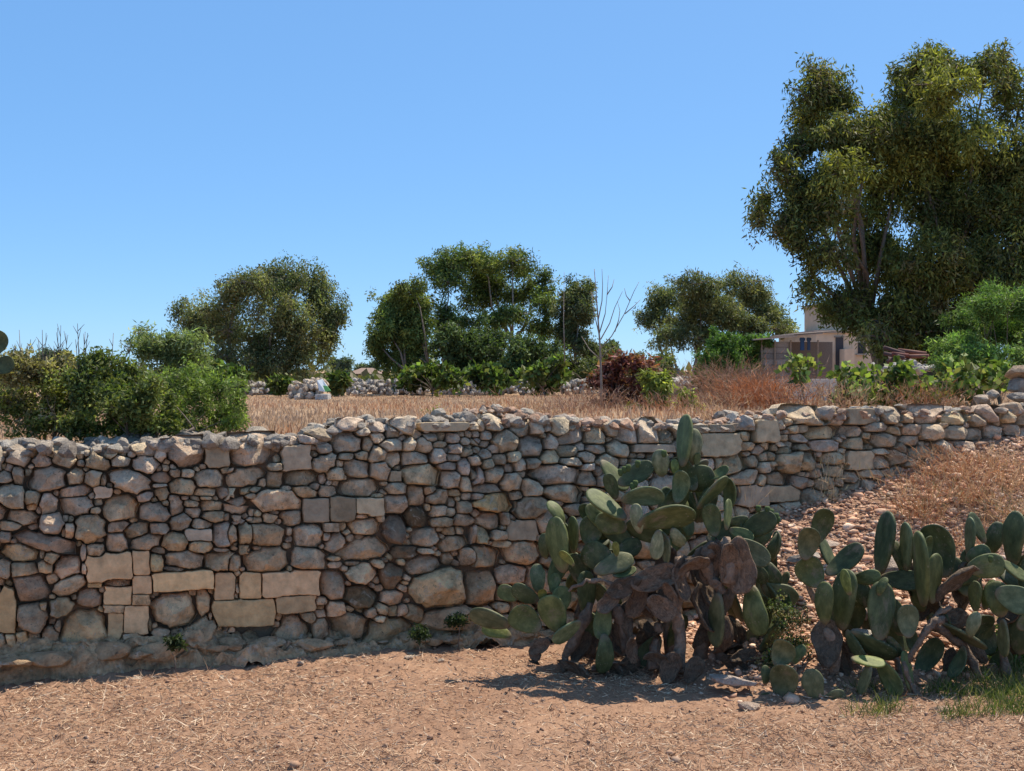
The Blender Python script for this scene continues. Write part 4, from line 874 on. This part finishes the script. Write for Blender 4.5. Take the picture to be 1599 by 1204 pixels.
# shrubs on the wall top, left
zl = 1.55
GR = ((.085, .095, .028), (.105, .115, .032), (.065, .075, .024), (.125, .13, .035), (.145, .125, .06), (.17, .14, .09))
plant('leafy_shrub', 'tangled olive shrub at the far left behind the wall', 'shrub', 9.35, (60, 690), [(20,585,40,24,4),(75,580,48,22,4),(30,625,50,34),(95,620,46,36),(60,660,62,28),(120,665,30,24)],
    11000, (.040, .017), .1, GR, .085, .018, .9, 'shrubs behind the wall', mat='soft', stems=5, zbase=zl, basew=.18, sat=3)
plant('leafy_shrub', 'dense dark green lentisk shrub spilling over the wall top', 'shrub', 9.2, (165, 690), [(130,590,38,26),(185,590,46,26),(160,630,50,34),(215,635,44,36),(130,670,36,22),(190,668,56,24),(250,665,36,24)],
    13000, (.042, .018), .1, ((.055, .075, .022), (.07, .09, .028), (.042, .055, .02), (.10, .115, .032), (.12, .125, .04)), .085, .02, .9, 'shrubs behind the wall', mat='soft', stems=5, zbase=zl, basew=.2, sat=3)
plant('leafy_shrub', 'yellow green feathery shrub at the right end of the left shrubs', 'shrub', 9.6, (300, 680), [(265,600,44,26),(305,600,34,24),(345,610,30,22),(285,640,50,30),(345,645,32,28),(370,620,16,14),(310,670,50,16),(372,660,12,18)],
    10000, (.048, .011), .2, ((.095, .125, .032), (.115, .145, .038), (.08, .105, .03)), .085, .018, .9, 'shrubs behind the wall', mat='soft', stems=6, zbase=zl, basew=.18, sat=3)
plant('leafy_shrub', 'tall airy acacia sprouting above the left shrubs', 'shrub', 10.2, (245, 680), [(230,526,18,9),(222,545,22,14),(255,545,26,16),(290,535,26,16),(265,565,44,18),(300,560,24,20)],
    5200, (.06, .012), .1, ((.115, .135, .06), (.10, .125, .05), (.14, .155, .075)), .11, .016, .9, 'shrubs behind the wall', mat='soft', stems=4, zbase=zl, basew=.12, sat=3)
# right: acacia and fig by the boulders
plant('leafy_shrub', 'tall feathery light green acacia at the right edge', 'shrub', 14.5, (1560, 640), [(1545,478,34,24),(1592,478,30,26),(1515,505,30,22),(1570,515,50,34),(1620,520,50,50),(1500,540,34,24),(1550,555,56,30),(1480,568,26,16),(1600,575,50,24)],
    34000, (.065, .012), .1, ((.075, .12, .032), (.095, .145, .04), (.06, .10, .028), (.125, .165, .055)), .13, .03, .9, 'shrubs right of the gum tree', mat='soft', stems=5, zbase=1.66, basew=.25, sat=3)
for (px, py, cl, n_, lab, dd) in ((1530, 640, [(1500,590,26,16),(1540,585,26,18),(1480,605,22,14),(1555,600,18,14),(1520,612,26,10)], 1500, 'broad leaved fig in front of the feathery acacia', 13.2),
                             (1350, 645, [(1325,590,22,16),(1345,610,30,18),(1375,600,26,16),(1320,625,20,12),(1370,628,28,10)], 1500, 'sparse green fig in front of the house', 13.6),
                             (1255, 640, [(1240,568,14,9),(1262,572,14,10),(1250,590,10,10)], 420, 'young green fig rising behind the stick fence', 14.2),
                             (1430, 640, [(1410,585,22,14),(1435,600,26,16),(1445,620,24,12),(1400,618,18,12)], 1100, 'leggy green fig between the house and the acacia', 13.8)):
    plant('fig_shrub', lab, 'shrub', dd, (px, py), cl, int(n_ * .30), (.10, .075), .2, ((.08, .11, .028), (.10, .125, .034), (.06, .085, .024), (.13, .13, .05)), .13, .014, .9, 'fig shrubs behind the wall', mat='soft', stems=4, zbase=1.68, basew=.2, sat=4)
# middle: dark red castor plant and yellow-green plants
plant('castor_plant', 'dark red leaved castor plant in front of the trees', 'shrub', 16, (965, 650), [(950,575,20,14),(980,562,26,12),(1012,570,20,12),(960,600,36,18),(1000,600,26,18),(955,630,34,14),(990,632,26,12),(930,600,16,16)],
    2600, (.10, .032), .3, ((.085, .028, .024), (.06, .022, .02), (.12, .045, .03), (.075, .05, .04), (.15, .075, .05)), .13, .016, .9, mat='soft', stems=5, zbase=1.62, basew=.18, bark=(.16, .11, .09))
for px, py, cl, lab in ((1015, 655, [(1008,585,10,10),(1018,605,12,16),(1035,588,12,10),(1038,605,10,16),(1030,628,18,14)], 'yellow green drooping plant beside the dark red castor plant'),
                        (1075, 655, [(1075,622,16,10),(1085,638,18,12),(1066,640,12,12)], 'smaller yellow green plant right of the drooping one'),
                        (988, 655, [(990,640,16,9)], 'low yellow green plant at the foot of the castor plant'),
                        (682, 662, [(680,648,22,8)], 'low olive weed behind the flat slab on the wall')):
    plant('green_plant', lab, 'plant', 14.5, (px, py), cl, 300 * len(cl), (.085, .022), .9, ((.15, .165, .035), (.12, .14, .03), (.18, .185, .05)), .08, .01, .9, 'yellow green plants behind the wall', mat='soft', stems=3, zbase=1.63, basew=.06)
# small weedy bush between the two cacti
plant('weed', 'small leaved green weed between the two prickly pears', 'plant', 8.25, (1225, 1045), [(1215,950,22,26),(1245,965,22,26),(1225,1000,30,26),(1200,1030,24,20),(1250,1010,18,24)],
    1700, (.022, .012), .1, ((.04, .055, .02), (.055, .07, .025), (.03, .042, .016), (.12, .10, .05)), .06, .008, .9, mat='soft', stems=4, zbase=.06, basew=.08)
plant('weed', 'dark green weed in the shade behind the right cactus', 'plant', 8.5, (1570, 1060), [(1585,985,30,24),(1560,1030,40,30),(1600,1050,36,30),(1530,1055,24,20)],
    5200, (.06, .010), .0, ((.065, .12, .03), (.09, .15, .04), (.05, .09, .025)), .07, .008, .9, mat='soft', stems=4, zbase=.2, basew=.08)
for px, py, lab in ((276, 1005, 'small dark green caper tuft on the bedrock below the cut blocks'), (655, 990, 'small green tuft at the foot of the big wall boulder'), (715, 968, 'tiny green tuft at the wall foot left of the large cactus')):
    q = onwall(px, py); plant('weed', lab, 'plant', q.y - .25, (px, py + 6), [(px, py, 17, 9)], 420, (.035, .014), .0, ((.02, .03, .012), (.03, .04, .016)), .05, .004, .6, mat='soft', zbase=q.z - .05)

# --- bare sapling: pale leafless branches
sp = empty('bare_sapling', P(940, 655, 15)); sp.location.z = 1.63
tag(sp, 'leafless pale sapling with upright twigs against the sky', 'tree')
mb = MB(); g = lambda x, y, dy=0: P(x, y, 15 + dy)
def limb(pts, r0, r1, mb=mb, c=(.27, .22, .18), dd=15, dy=0):
    q = [P(x, y, dd + dy * i / max(1, len(pts) - 1)) for i, (x, y) in enumerate(pts)]
    mb.tube(q, [r0 + (r1 - r0) * i / (len(q) - 1) for i in range(len(q))], 6, c)
limb([(940,665),(939,600),(937,540),(934,500),(931,460),(928,420)], .018, .004); mb.build('trunk', M['bark'], sp, True)
for pts, dy in (([(936,520),(945,490),(948,460),(950,430)], .2), ([(937,545),(955,525),(975,490),(990,455),(998,440)], .1), ([(938,530),(952,505),(960,480),(972,455)], -.2), ([(936,560),(920,545),(908,525)], .2), ([(934,500),(940,470),(941,445),(940,420)], -.1),
                ([(935,520),(928,490),(924,460)], .1), ([(960,518),(966,500),(968,485),(964,470)], .15), ([(976,490),(990,478),(1000,468)], .1), ([(984,470),(978,462),(975,450)], 0), ([(938,560),(948,548),(962,540)], 0), ([(948,460),(956,448),(959,436)], .1), ([(931,470),(922,455)], 0), ([(882,565),(880,500),(881,425)], .4)):
    b_ = MB(); limb(pts, .008, .0025, b_, dy=dy); b_.build('branch', M['bark'], sp, True)
# --- dead leafless stems sticking up from the left shrubs
for i, (px, tops) in enumerate(((35, [(30,515),(22,540),(42,540),(48,530)]), (68, [(66,515),(60,530),(72,520),(78,548)]), (92, [(90,512),(95,508),(106,523),(84,540)]), (126, [(121,505),(133,518),(137,520),(118,530),(148,540)]), (172, [(177,520),(170,545)]), (195, [(204,535),(192,552)]))):
    e = empty('dead_stems', P(px, 600, 9.5)); tag(e, 'thin leafless stems above the left shrubs, clump %s from the left' % ['first', 'second', 'third', 'fourth', 'fifth', 'last'][i], 'shrub', 'dead stems above the shrubs')
    mb = MB()
    for (tx, ty) in tops:
        q = [P(px + random.uniform(-4, 4), 620, 9.5), P(px * .5 + tx * .5, (620 + ty) / 2, 9.5), P(tx, ty, 9.5 + random.uniform(-.2, .2))]
        mb.tube(q, [.006, .0045, .002], 5, (.16, .13, .11))
        for s_ in range(4):
            a = q[1].lerp(q[2], random.uniform(0, .8)); mb.tube([a, a + Vector((random.uniform(-.06, .06), 0, random.uniform(.04, .11)))], [.003, .0015], 4, (.16, .13, .11))
    mb.build('stems', M['bark'], e, True)
# --- dry bushes: many fine red-brown stalks
def dry_bush(label, px, py, d, w_, h_, n, cols, z=None, name='dry_bush', wid=(.004, .009), spread=.5):
    b = P(px, py, d)
    if z is not None: b.z = z
    e = empty(name, b); tag(e, label, 'dry bush', 'dry bushes')
    k = d / F; W_, H_ = w_ * k, h_ * k
    pos = np.array(b) + np.stack([rng.normal(0, W_ * .4, n), rng.normal(0, W_ * .3, n), np.zeros(n)], 1)
    lvl = rng.random(n) ** 1.2
    dv = rng.normal(0, spread, (n, 3)); dv[:, 2] = np.abs(dv[:, 2]) * .3 + 1; dv[:, 0] += (pos[:, 0] - b.x) / W_ * .5
    st = pos + dv * (lvl * H_ * .7)[:, None]
    d2 = dv + rng.normal(0, spread, (n, 3))
    v, f, c = blades(st, d2, H_ * rng.uniform(.1, .32, n), rng.uniform(*wid, n), rng.normal(0, .5, n), palette(n, cols))
    tag(mesh('stalks', v, f, M['dry'], e, c, smooth=False), kind='stuff'); return e
RB = [(.27, .15, .10), (.33, .19, .125), (.24, .14, .10), (.38, .25, .17)]
RR = [(.40, .17, .08), (.46, .20, .10), (.32, .14, .075)]
TN = [(.54, .36, .20), (.62, .44, .26), (.46, .29, .16), (.38, .22, .12)]
dry_bush('large round pinkish brown dry bush left of the stick fence', 1152, 640, 16, 70, 76, 5200, RB, 1.62, spread=.85)
dry_bush('rust red dry bush between the pinkish bush and the stick fence', 1190, 645, 15, 44, 62, 3200, RR, 1.62, spread=.7)
dry_bush('thin brown dry weeds at the foot of the bare sapling', 915, 660, 14, 90, 52, 1300, RB, 1.62)
dry_bush('thin reddish dry weeds left of the sapling', 790, 655, 14.5, 60, 34, 500, RR + TN, 1.62)
dry_bush('low russet dry weeds in the middle of the stubble', 620, 650, 17, 80, 26, 500, RR + TN, 1.6)
dry_bush('dry brown weeds under the green plants near the castor plant', 1040, 660, 14, 80, 40, 1000, RB + RR, 1.62)
dry_bush('dry brown weeds below the figs in front of the house', 1390, 650, 14, 110, 60, 1500, RB + TN, 1.64)
dry_bush('dry brown weeds behind the wall beside the boulders', 1490, 648, 13.5, 60, 40, 700, RB + TN, 1.66)
for px, py, w_, h_, n_, cs, lab in ((560, 668, 40, 24, 260, RR + TN, 'thin russet weeds behind the rough cap stones left of the slab'), (745, 660, 36, 28, 260, RB, 'brown dry weeds just right of the flat slab'), (850, 662, 70, 52, 800, RB + TN, 'brown dry weeds behind the wall left of the sapling'),
                            (1110, 660, 60, 60, 700, RB + TN, 'tan dry weeds behind the wall under the pinkish bush'), (1235, 655, 60, 70, 800, RB + RR, 'reddish dry weeds tangled in the stick fence'), (1315, 650, 60, 72, 900, RB + TN, 'brown dry weeds right of the stick fence'), (1440, 648, 70, 72, 900, RB + RR, 'reddish dry weeds among the figs')):
    r_ = ray(px, py); dd = 11.0
    for _ in range(3): dd = wally(r_.x * dd) + 1.3
    dry_bush(lab, px, py, dd, w_, h_, n_, cs, 1.64, spread=.6, wid=(.003, .007))
for px, py, w_, h_, n_, cs, lab in ((1440, 815, 50, 96, 700, RR + TN + [(.30,.25,.12)], 'tan bushy dry weed with olive tips on the rubble slope'), (1520, 788, 46, 100, 620, TN + RR, 'tall straw coloured dry grass clump high on the rubble slope'),
                            (1570, 830, 60, 80, 650, TN + [(.20,.19,.09)], 'sparse greyish dry weed at the right of the rubble slope'), (1470, 740, 50, 50, 420, TN + RR, 'rusty dry grass against the wall where the slope meets it'), (1575, 765, 50, 80, 480, TN, 'pale dry grass at the right edge of the slope'),
                            (1500, 860, 70, 50, 380, TN + RR, 'low dry weed just above the upright cactus pads')):
    r_ = ray(px, py); t = 6.0
    while t < 13:
        q = EYE + r_ * t
        if q.z < float(ground(q.x, q.y)): break
        t += .02
    dry_bush(lab, px, py, q.y, w_, h_, int(n_ * 1.5), cs, q.z - .02, wid=(.003, .007), spread=.55)
q = onwall(1293, 775)
dry_bush('pale spindly dry weed growing against the wall face', 1295, 785, q.y - .22, 26, 90, 150, [(.42,.36,.28), (.34,.28,.20), (.26,.24,.14)], None, wid=(.003, .005), spread=.35)
dry_bush('single dry seed stalk at the wall foot right of the large cactus', 1172, 800, 9.6, 10, 70, 30, TN, None, wid=(.003, .005), spread=.2)

# --- fence of dry sticks
e = empty('stick_fence', P(1265, 645, 14.8)); e.location.z = 1.63; tag(e, 'row of thin brown upright sticks behind the wall', 'fence')
for i in range(26):
    px = 1205 + i * 5.6 + random.uniform(-1.5, 1.5); mb = MB(); t = random.uniform(590, 612)
    mb.tube([P(px, 658, 14.8), P(px + random.uniform(-3, 3), 625, 14.8), P(px + random.uniform(-5, 5), t, 14.8)], [.009, .008, .005], 5, random.choice([(.26, .15, .10), (.22, .14, .10), (.32, .21, .15)])); mb.build('stick', M['bark'], e, True)
mb = MB(); mb.tube([P(1200, 622, 14.78), P(1280, 618, 14.78), P(1350, 622, 14.78)], .006, 5, (.26, .17, .12)); mb.build('rail', M['bark'], e, True)

# ------------------------------------------------------------------ far wall, rubble heaps, house, shed
def heap(name, label, cat, d, spots, zb, cols, n, parts=True, group=None):
    """spots: (px, py, rx, ry) ellipses filled with stones, nearest ones proud"""
    e = empty(name, P(spots[0][0], spots[0][1], d)); e.location.z = zb; tag(e, label, cat, group); mb = MB(); k = d / F
    for (px, py, rx, ry, r0) in spots:
        for i in range(n):
            a = random.uniform(0, 2 * math.pi); q = math.sqrt(random.random()); x = px + math.cos(a) * rx * q; y = py + math.sin(a) * ry * q
            p = P(x, y, d + random.uniform(-.25, .25) + (py - y) * k * .8); r = r0 * k * random.uniform(.6, 1.3)
            c = np.array(random.choice(cols)) * random.uniform(.8, 1.2)
            if parts:
                v = ROCKS[i % 9] * r * rng.uniform(.7, 1.3, 3); v = v @ np.array(Quaternion(rng.normal(size=4)).normalized().to_matrix()).T
                mesh('stone', v + np.array(p), [tuple(t) for t in IC2F], M['stone'], e, np.tile(c, (len(v), 1)), smooth=False)
            else: mb.add(ICV * (1 + rng.normal(0, .15, (12, 1))) * r * rng.uniform(.7, 1.25, 3) + np.array(p), [tuple(t) for t in ICF], c)
    if parts:                                 # soil core so that no stone floats
        k_ = MB(); sx = [s[0] for s in spots]; lo = P(min(sx), 620, d); hi = P(max(sx), 620, d); top = P(np.mean(sx), np.mean([s[1] for s in spots]), d).z
        v = IC2V * (max((hi.x - lo.x) * .5, .3) + .15, .35, max(top - zb, .1)) + ((lo.x + hi.x) / 2, d + .25, zb); k_.add(v, [tuple(t) for t in IC2F], (.22, .16, .11)); k_.build('packing', M['gravel'], e)
    else: tag(mb.build('stones', M['stone'], e), kind='stuff')
    return e
GS = [(.40, .35, .29), (.33, .29, .24), (.46, .41, .35), (.28, .24, .20)]
heap('field_wall', 'low rubble wall along the far edge of the field', 'wall', 47, [(390,606,40,9,4),(450,606,30,10,4),(560,604,40,11,4),(610,604,40,11,4),(680,606,50,10,4),(760,606,50,10,4),(840,606,50,10,4),(920,604,50,11,4),(1000,602,50,11,4),(1080,600,50,12,4),(1140,602,40,11,4)], 1.13, GS, 150, False)
heap('stone_pile', 'heap of pale stones in the field beside a white sheet', 'stone pile', 38, [(478,608,26,13,6),(470,616,20,8,6),(495,600,14,8,5)], 1.2, [(.44,.35,.26), (.38,.30,.23), (.50,.42,.33)], 32)
heap('stone_pile', 'heap of pale grey stones in front of the house', 'stone pile', 24, [(1385,576,28,6,6),(1420,573,26,6,6),(1440,576,18,6,6)], 1.5, [(.46,.41,.35), (.40,.35,.30), (.52,.47,.40)], 14)
heap('stone_pile', 'low pile of white blocks behind the yellow green plants', 'stone pile', 26, [(1062,598,14,5,6),(1048,594,8,4,5)], 1.45, [(.55,.50,.43), (.48,.43,.36)], 9)
mb = MB()
v = [P(495,594,37.5), P(503,592,37.5), P(511,603,37.2), P(508,612,37.1), P(498,610,37.3)]; v2 = [q + Vector((0, .06, 0)) for q in v]; nv = 5
sh = empty('sheet', P(500, 615, 37.4)); tag(sh, 'white and green sheet draped against the far stone heap', 'sheet')
mb.add([tuple(q) for q in v + v2], [(4,3,2,1,0), (5,6,7,8,9)] + [(i, (i+1)%5, 5+(i+1)%5, 5+i) for i in range(5)], (.72, .74, .72)); mb.build('cloth', M['cloth'], sh)
mb = MB(); v = [P(504,602,37.1), P(511,603,37.05), P(516,610,37.0), P(508,612,37.0)]; v2 = [q + Vector((0, .05, 0)) for q in v]
mb.add([tuple(q) for q in v + v2], [(3,2,1,0), (4,5,6,7)] + [(i, (i+1)%4, 4+(i+1)%4, 4+i) for i in range(4)], (.20, .50, .16)); mb.build('green_panel', M['cloth'], sh)
mb = MB(); mb.box(tuple(P(492,624,37.2)), tuple(P(517,615,37.9)), (.45, .45, .44)); o = mb.build('stone_trough', M['stone']); tag(o, 'grey stone block at the foot of the far heap', 'stone block')
# far low roof
fb = empty('far_building', P(570, 590, 140)); tag(fb, 'far low building with brown roof on the horizon', 'building')
mb = MB(); mb.box(tuple(P(545,600,140)), tuple(P(602,584,146)), (.34, .30, .26)); mb.build('wall', M['plaster'], fb)
mb = MB(); a, b_ = P(541,583.5,139), P(606,583.5,147); mb.add([tuple(a), (b_.x, a.y, a.z), tuple(b_), (a.x, b_.y, b_.z), (a.x + 1.4, a.y + 3, a.z + .7), (b_.x - 1.4, a.y + 3, a.z + .7)], [(0,1,5,4),(1,2,5),(2,3,4,5),(3,0,4),(0,3,2,1)], (.24, .17, .13)); mb.build('roof', M['plaster'], fb)
# house
HD = 50
hs_ = empty('house', P(1380, 616, HD)); hs_.location.z = 1.12; tag(hs_, 'pinkish plastered farmhouse half hidden behind the big gum tree', 'house')
def hbox(name, x0, y0, x1, y1, d0, d1, c, mat='plaster', parent=hs_):
    a = P(x0, y1, d0); b = P(x1, y0, d0); m = MB(); m.box((a.x, d0, a.z), (b.x, d1, b.z), c); return m.build(name, M[mat], parent)
hbox('upper_wall', 1276, 478, 1345, 519, HD + .4, HD + 2.6, (.72, .53, .37))
hbox('wall', 1274, 520, 1530, 622, HD, HD + 7, (.72, .54, .38))
hbox('parapet', 1272, 515.5, 1532, 519.5, HD - .12, HD + 7.1, (.52, .40, .31))
hbox('coping', 1274.5, 474.5, 1346.5, 477.6, HD + .3, HD + 2.7, (.52, .40, .31))
for x0, x1, y0 in ((1305, 1317, 527), (1371, 1378, 526), (1407, 1414, 525)):
    dr = hbox('door', x0, y0, x1, 614, HD - .05, HD + .02, (.07, .065, .07), 'wood'); hbox('frame', x0 - 1.5, y0 - 2, x1 + 1.5, y0 - .2, HD - .09, HD + .02, (.25, .22, .2), 'wood')
hbox('window', 1340, 535, 1352, 552, HD - .04, HD + .02, (.05, .05, .055), 'wood')
hbox('sill', 1338, 552.4, 1354, 554.5, HD - .12, HD + .02, (.42, .36, .31))
hbox('buttress', 1318.5, 545, 1334, 618, HD - .8, HD - .002, (.72, .54, .38))
# shed
sd = empty('shed', P(1230, 616, 44)); sd.location.z = 1.15; tag(sd, 'low grey wooden shed with flat sheet roof beside the house', 'shed')
SD = 44
for i in range(9):
    y0 = 533.5 + i * 9.2; hbox('plank', 1187, y0, 1232.5, y0 + 8.4, SD + random.uniform(-.02, .02), SD + .1, np.array((.26, .235, .215)) * random.uniform(.75, 1.2), 'wood', sd)
for px in (1188.5, 1209, 1233.5, 1276): hbox('post', px, 531, px + 2.6, 618, SD - .09, SD - .03, (.28, .22, .17), 'wood', sd)
hbox('back_wall', 1187, 534, 1300, 618, SD + 2.6, SD + 2.7, (.20, .17, .15), 'wood', sd)
hbox('end_wall', 1184.5, 534, 1187, 618, SD + .11, SD + 2.59, (.22, .19, .17), 'wood', sd)
for i, (xa, ya, xb, yb) in enumerate(((1176, 531.5, 1245, 526), (1205, 527, 1285, 521.5), (1240, 523.5, 1316, 517.5))):
    a, b_ = P(xa, ya, SD - .35), P(xb, yb, SD - .35); h = .05
    m = MB(); m.add([(a.x, SD-.35, a.z), (b_.x, SD-.35, b_.z), (b_.x, SD+3, b_.z+.05), (a.x, SD+3, a.z+.05), (a.x, SD-.35, a.z+h), (b_.x, SD-.35, b_.z+h), (b_.x, SD+3, b_.z+.05+h), (a.x, SD+3, a.z+.05+h)],
          [(0,3,2,1),(4,5,6,7),(0,1,5,4),(1,2,6,5),(2,3,7,6),(3,0,4,7)], np.array((.42, .34, .27)) * (1 - .1 * i)); m.build('roof_sheet', M['wood'], sd)
for i, (px, w_, c, lab) in enumerate(((1250, 6, (.04, .10, .24), 'larger blue garment hanging under the shed roof'), (1261, 4.5, (.05, .09, .18), 'smaller dark blue garment hanging right of the larger one'))):
    m = MB(); a = P(px, 527, SD + .3); b_ = P(px + w_, 547, SD + .3); m.box((a.x, SD + .3, b_.z), (b_.x, SD + .36, a.z), c); m.box((a.x - .03, SD + .29, a.z - .12), (a.x - .002, SD + .34, a.z - .02), c); m.box((b_.x + .002, SD + .29, a.z - .12), (b_.x + .03, SD + .34, a.z - .02), c)
    tag(m.build('garment', M['cloth']), lab, 'garment', 'clothes hanging at the shed')
# scrap metal on the stones by the house
sm = empty('scrap_heap', P(1405, 565, 25)); tag(sm, 'heap of rusty red brown metal scrap behind the pale stones', 'scrap metal')
for i in range(6):
    px, py = random.uniform(1385, 1425), random.uniform(546, 560); m = MB(); a = P(px, py, 25 + random.uniform(0, .5)); dv = Vector((random.uniform(-.3, .3), random.uniform(-.2, .2), random.uniform(-.07, .07)))
    m.tube([a - dv, a, a + dv], .045, 8, random.choice([(.14, .05, .04), (.09, .05, .045), (.18, .08, .06)])); m.build('pipe', M['metal'], sm, True)
hb = MB(); v = IC2V * (.3, .25, .1) + np.array(P(1405, 564, 25.3)); hb.add(v, [tuple(t) for t in IC2F], (.12, .06, .05)); hb.build('sheet_metal', M['metal'], sm)
hp = MB(); a = P(1205, 598, 20); b_ = P(1330, 592, 20); hp.box((a.x, 20, 1.4), (b_.x, 20.3, b_.z), (.52, .47, .41)); tag(hp.build('low_wall', M['plaster']), 'low pale masonry ledge behind the stick fence', 'wall')
# boulders stacked at the right end on the wall
for (px, py, d, rx, ry, rz, c, lab) in ((1592, 582, 11.9, .17, .16, .09, (.46,.33,.22), 'large orange tan boulder on top of the right end of the wall'), (1588, 603, 11.85, .15, .16, .075, (.40,.30,.22), 'dark tan boulder under the large one at the right edge'),
                                 (1530, 623, 11.7, .085, .09, .07, (.42,.33,.25), 'rounded tan boulder left of the stacked boulders'), (1551, 614, 11.9, .075, .08, .065, (.48,.39,.30), 'pale boulder between the rounded one and the stack'), (1590, 622, 11.7, .13, .12, .06, (.30,.26,.22), 'grey brown boulder at the bottom of the right stack'), (1632, 600, 12, .16, .16, .14, (.38,.3,.22), 'boulder at the far right end of the wall top')):
    big_rock('boulder', px, py, d, rx, ry, rz, lab, c, 'boulder', 'boulders on the wall')
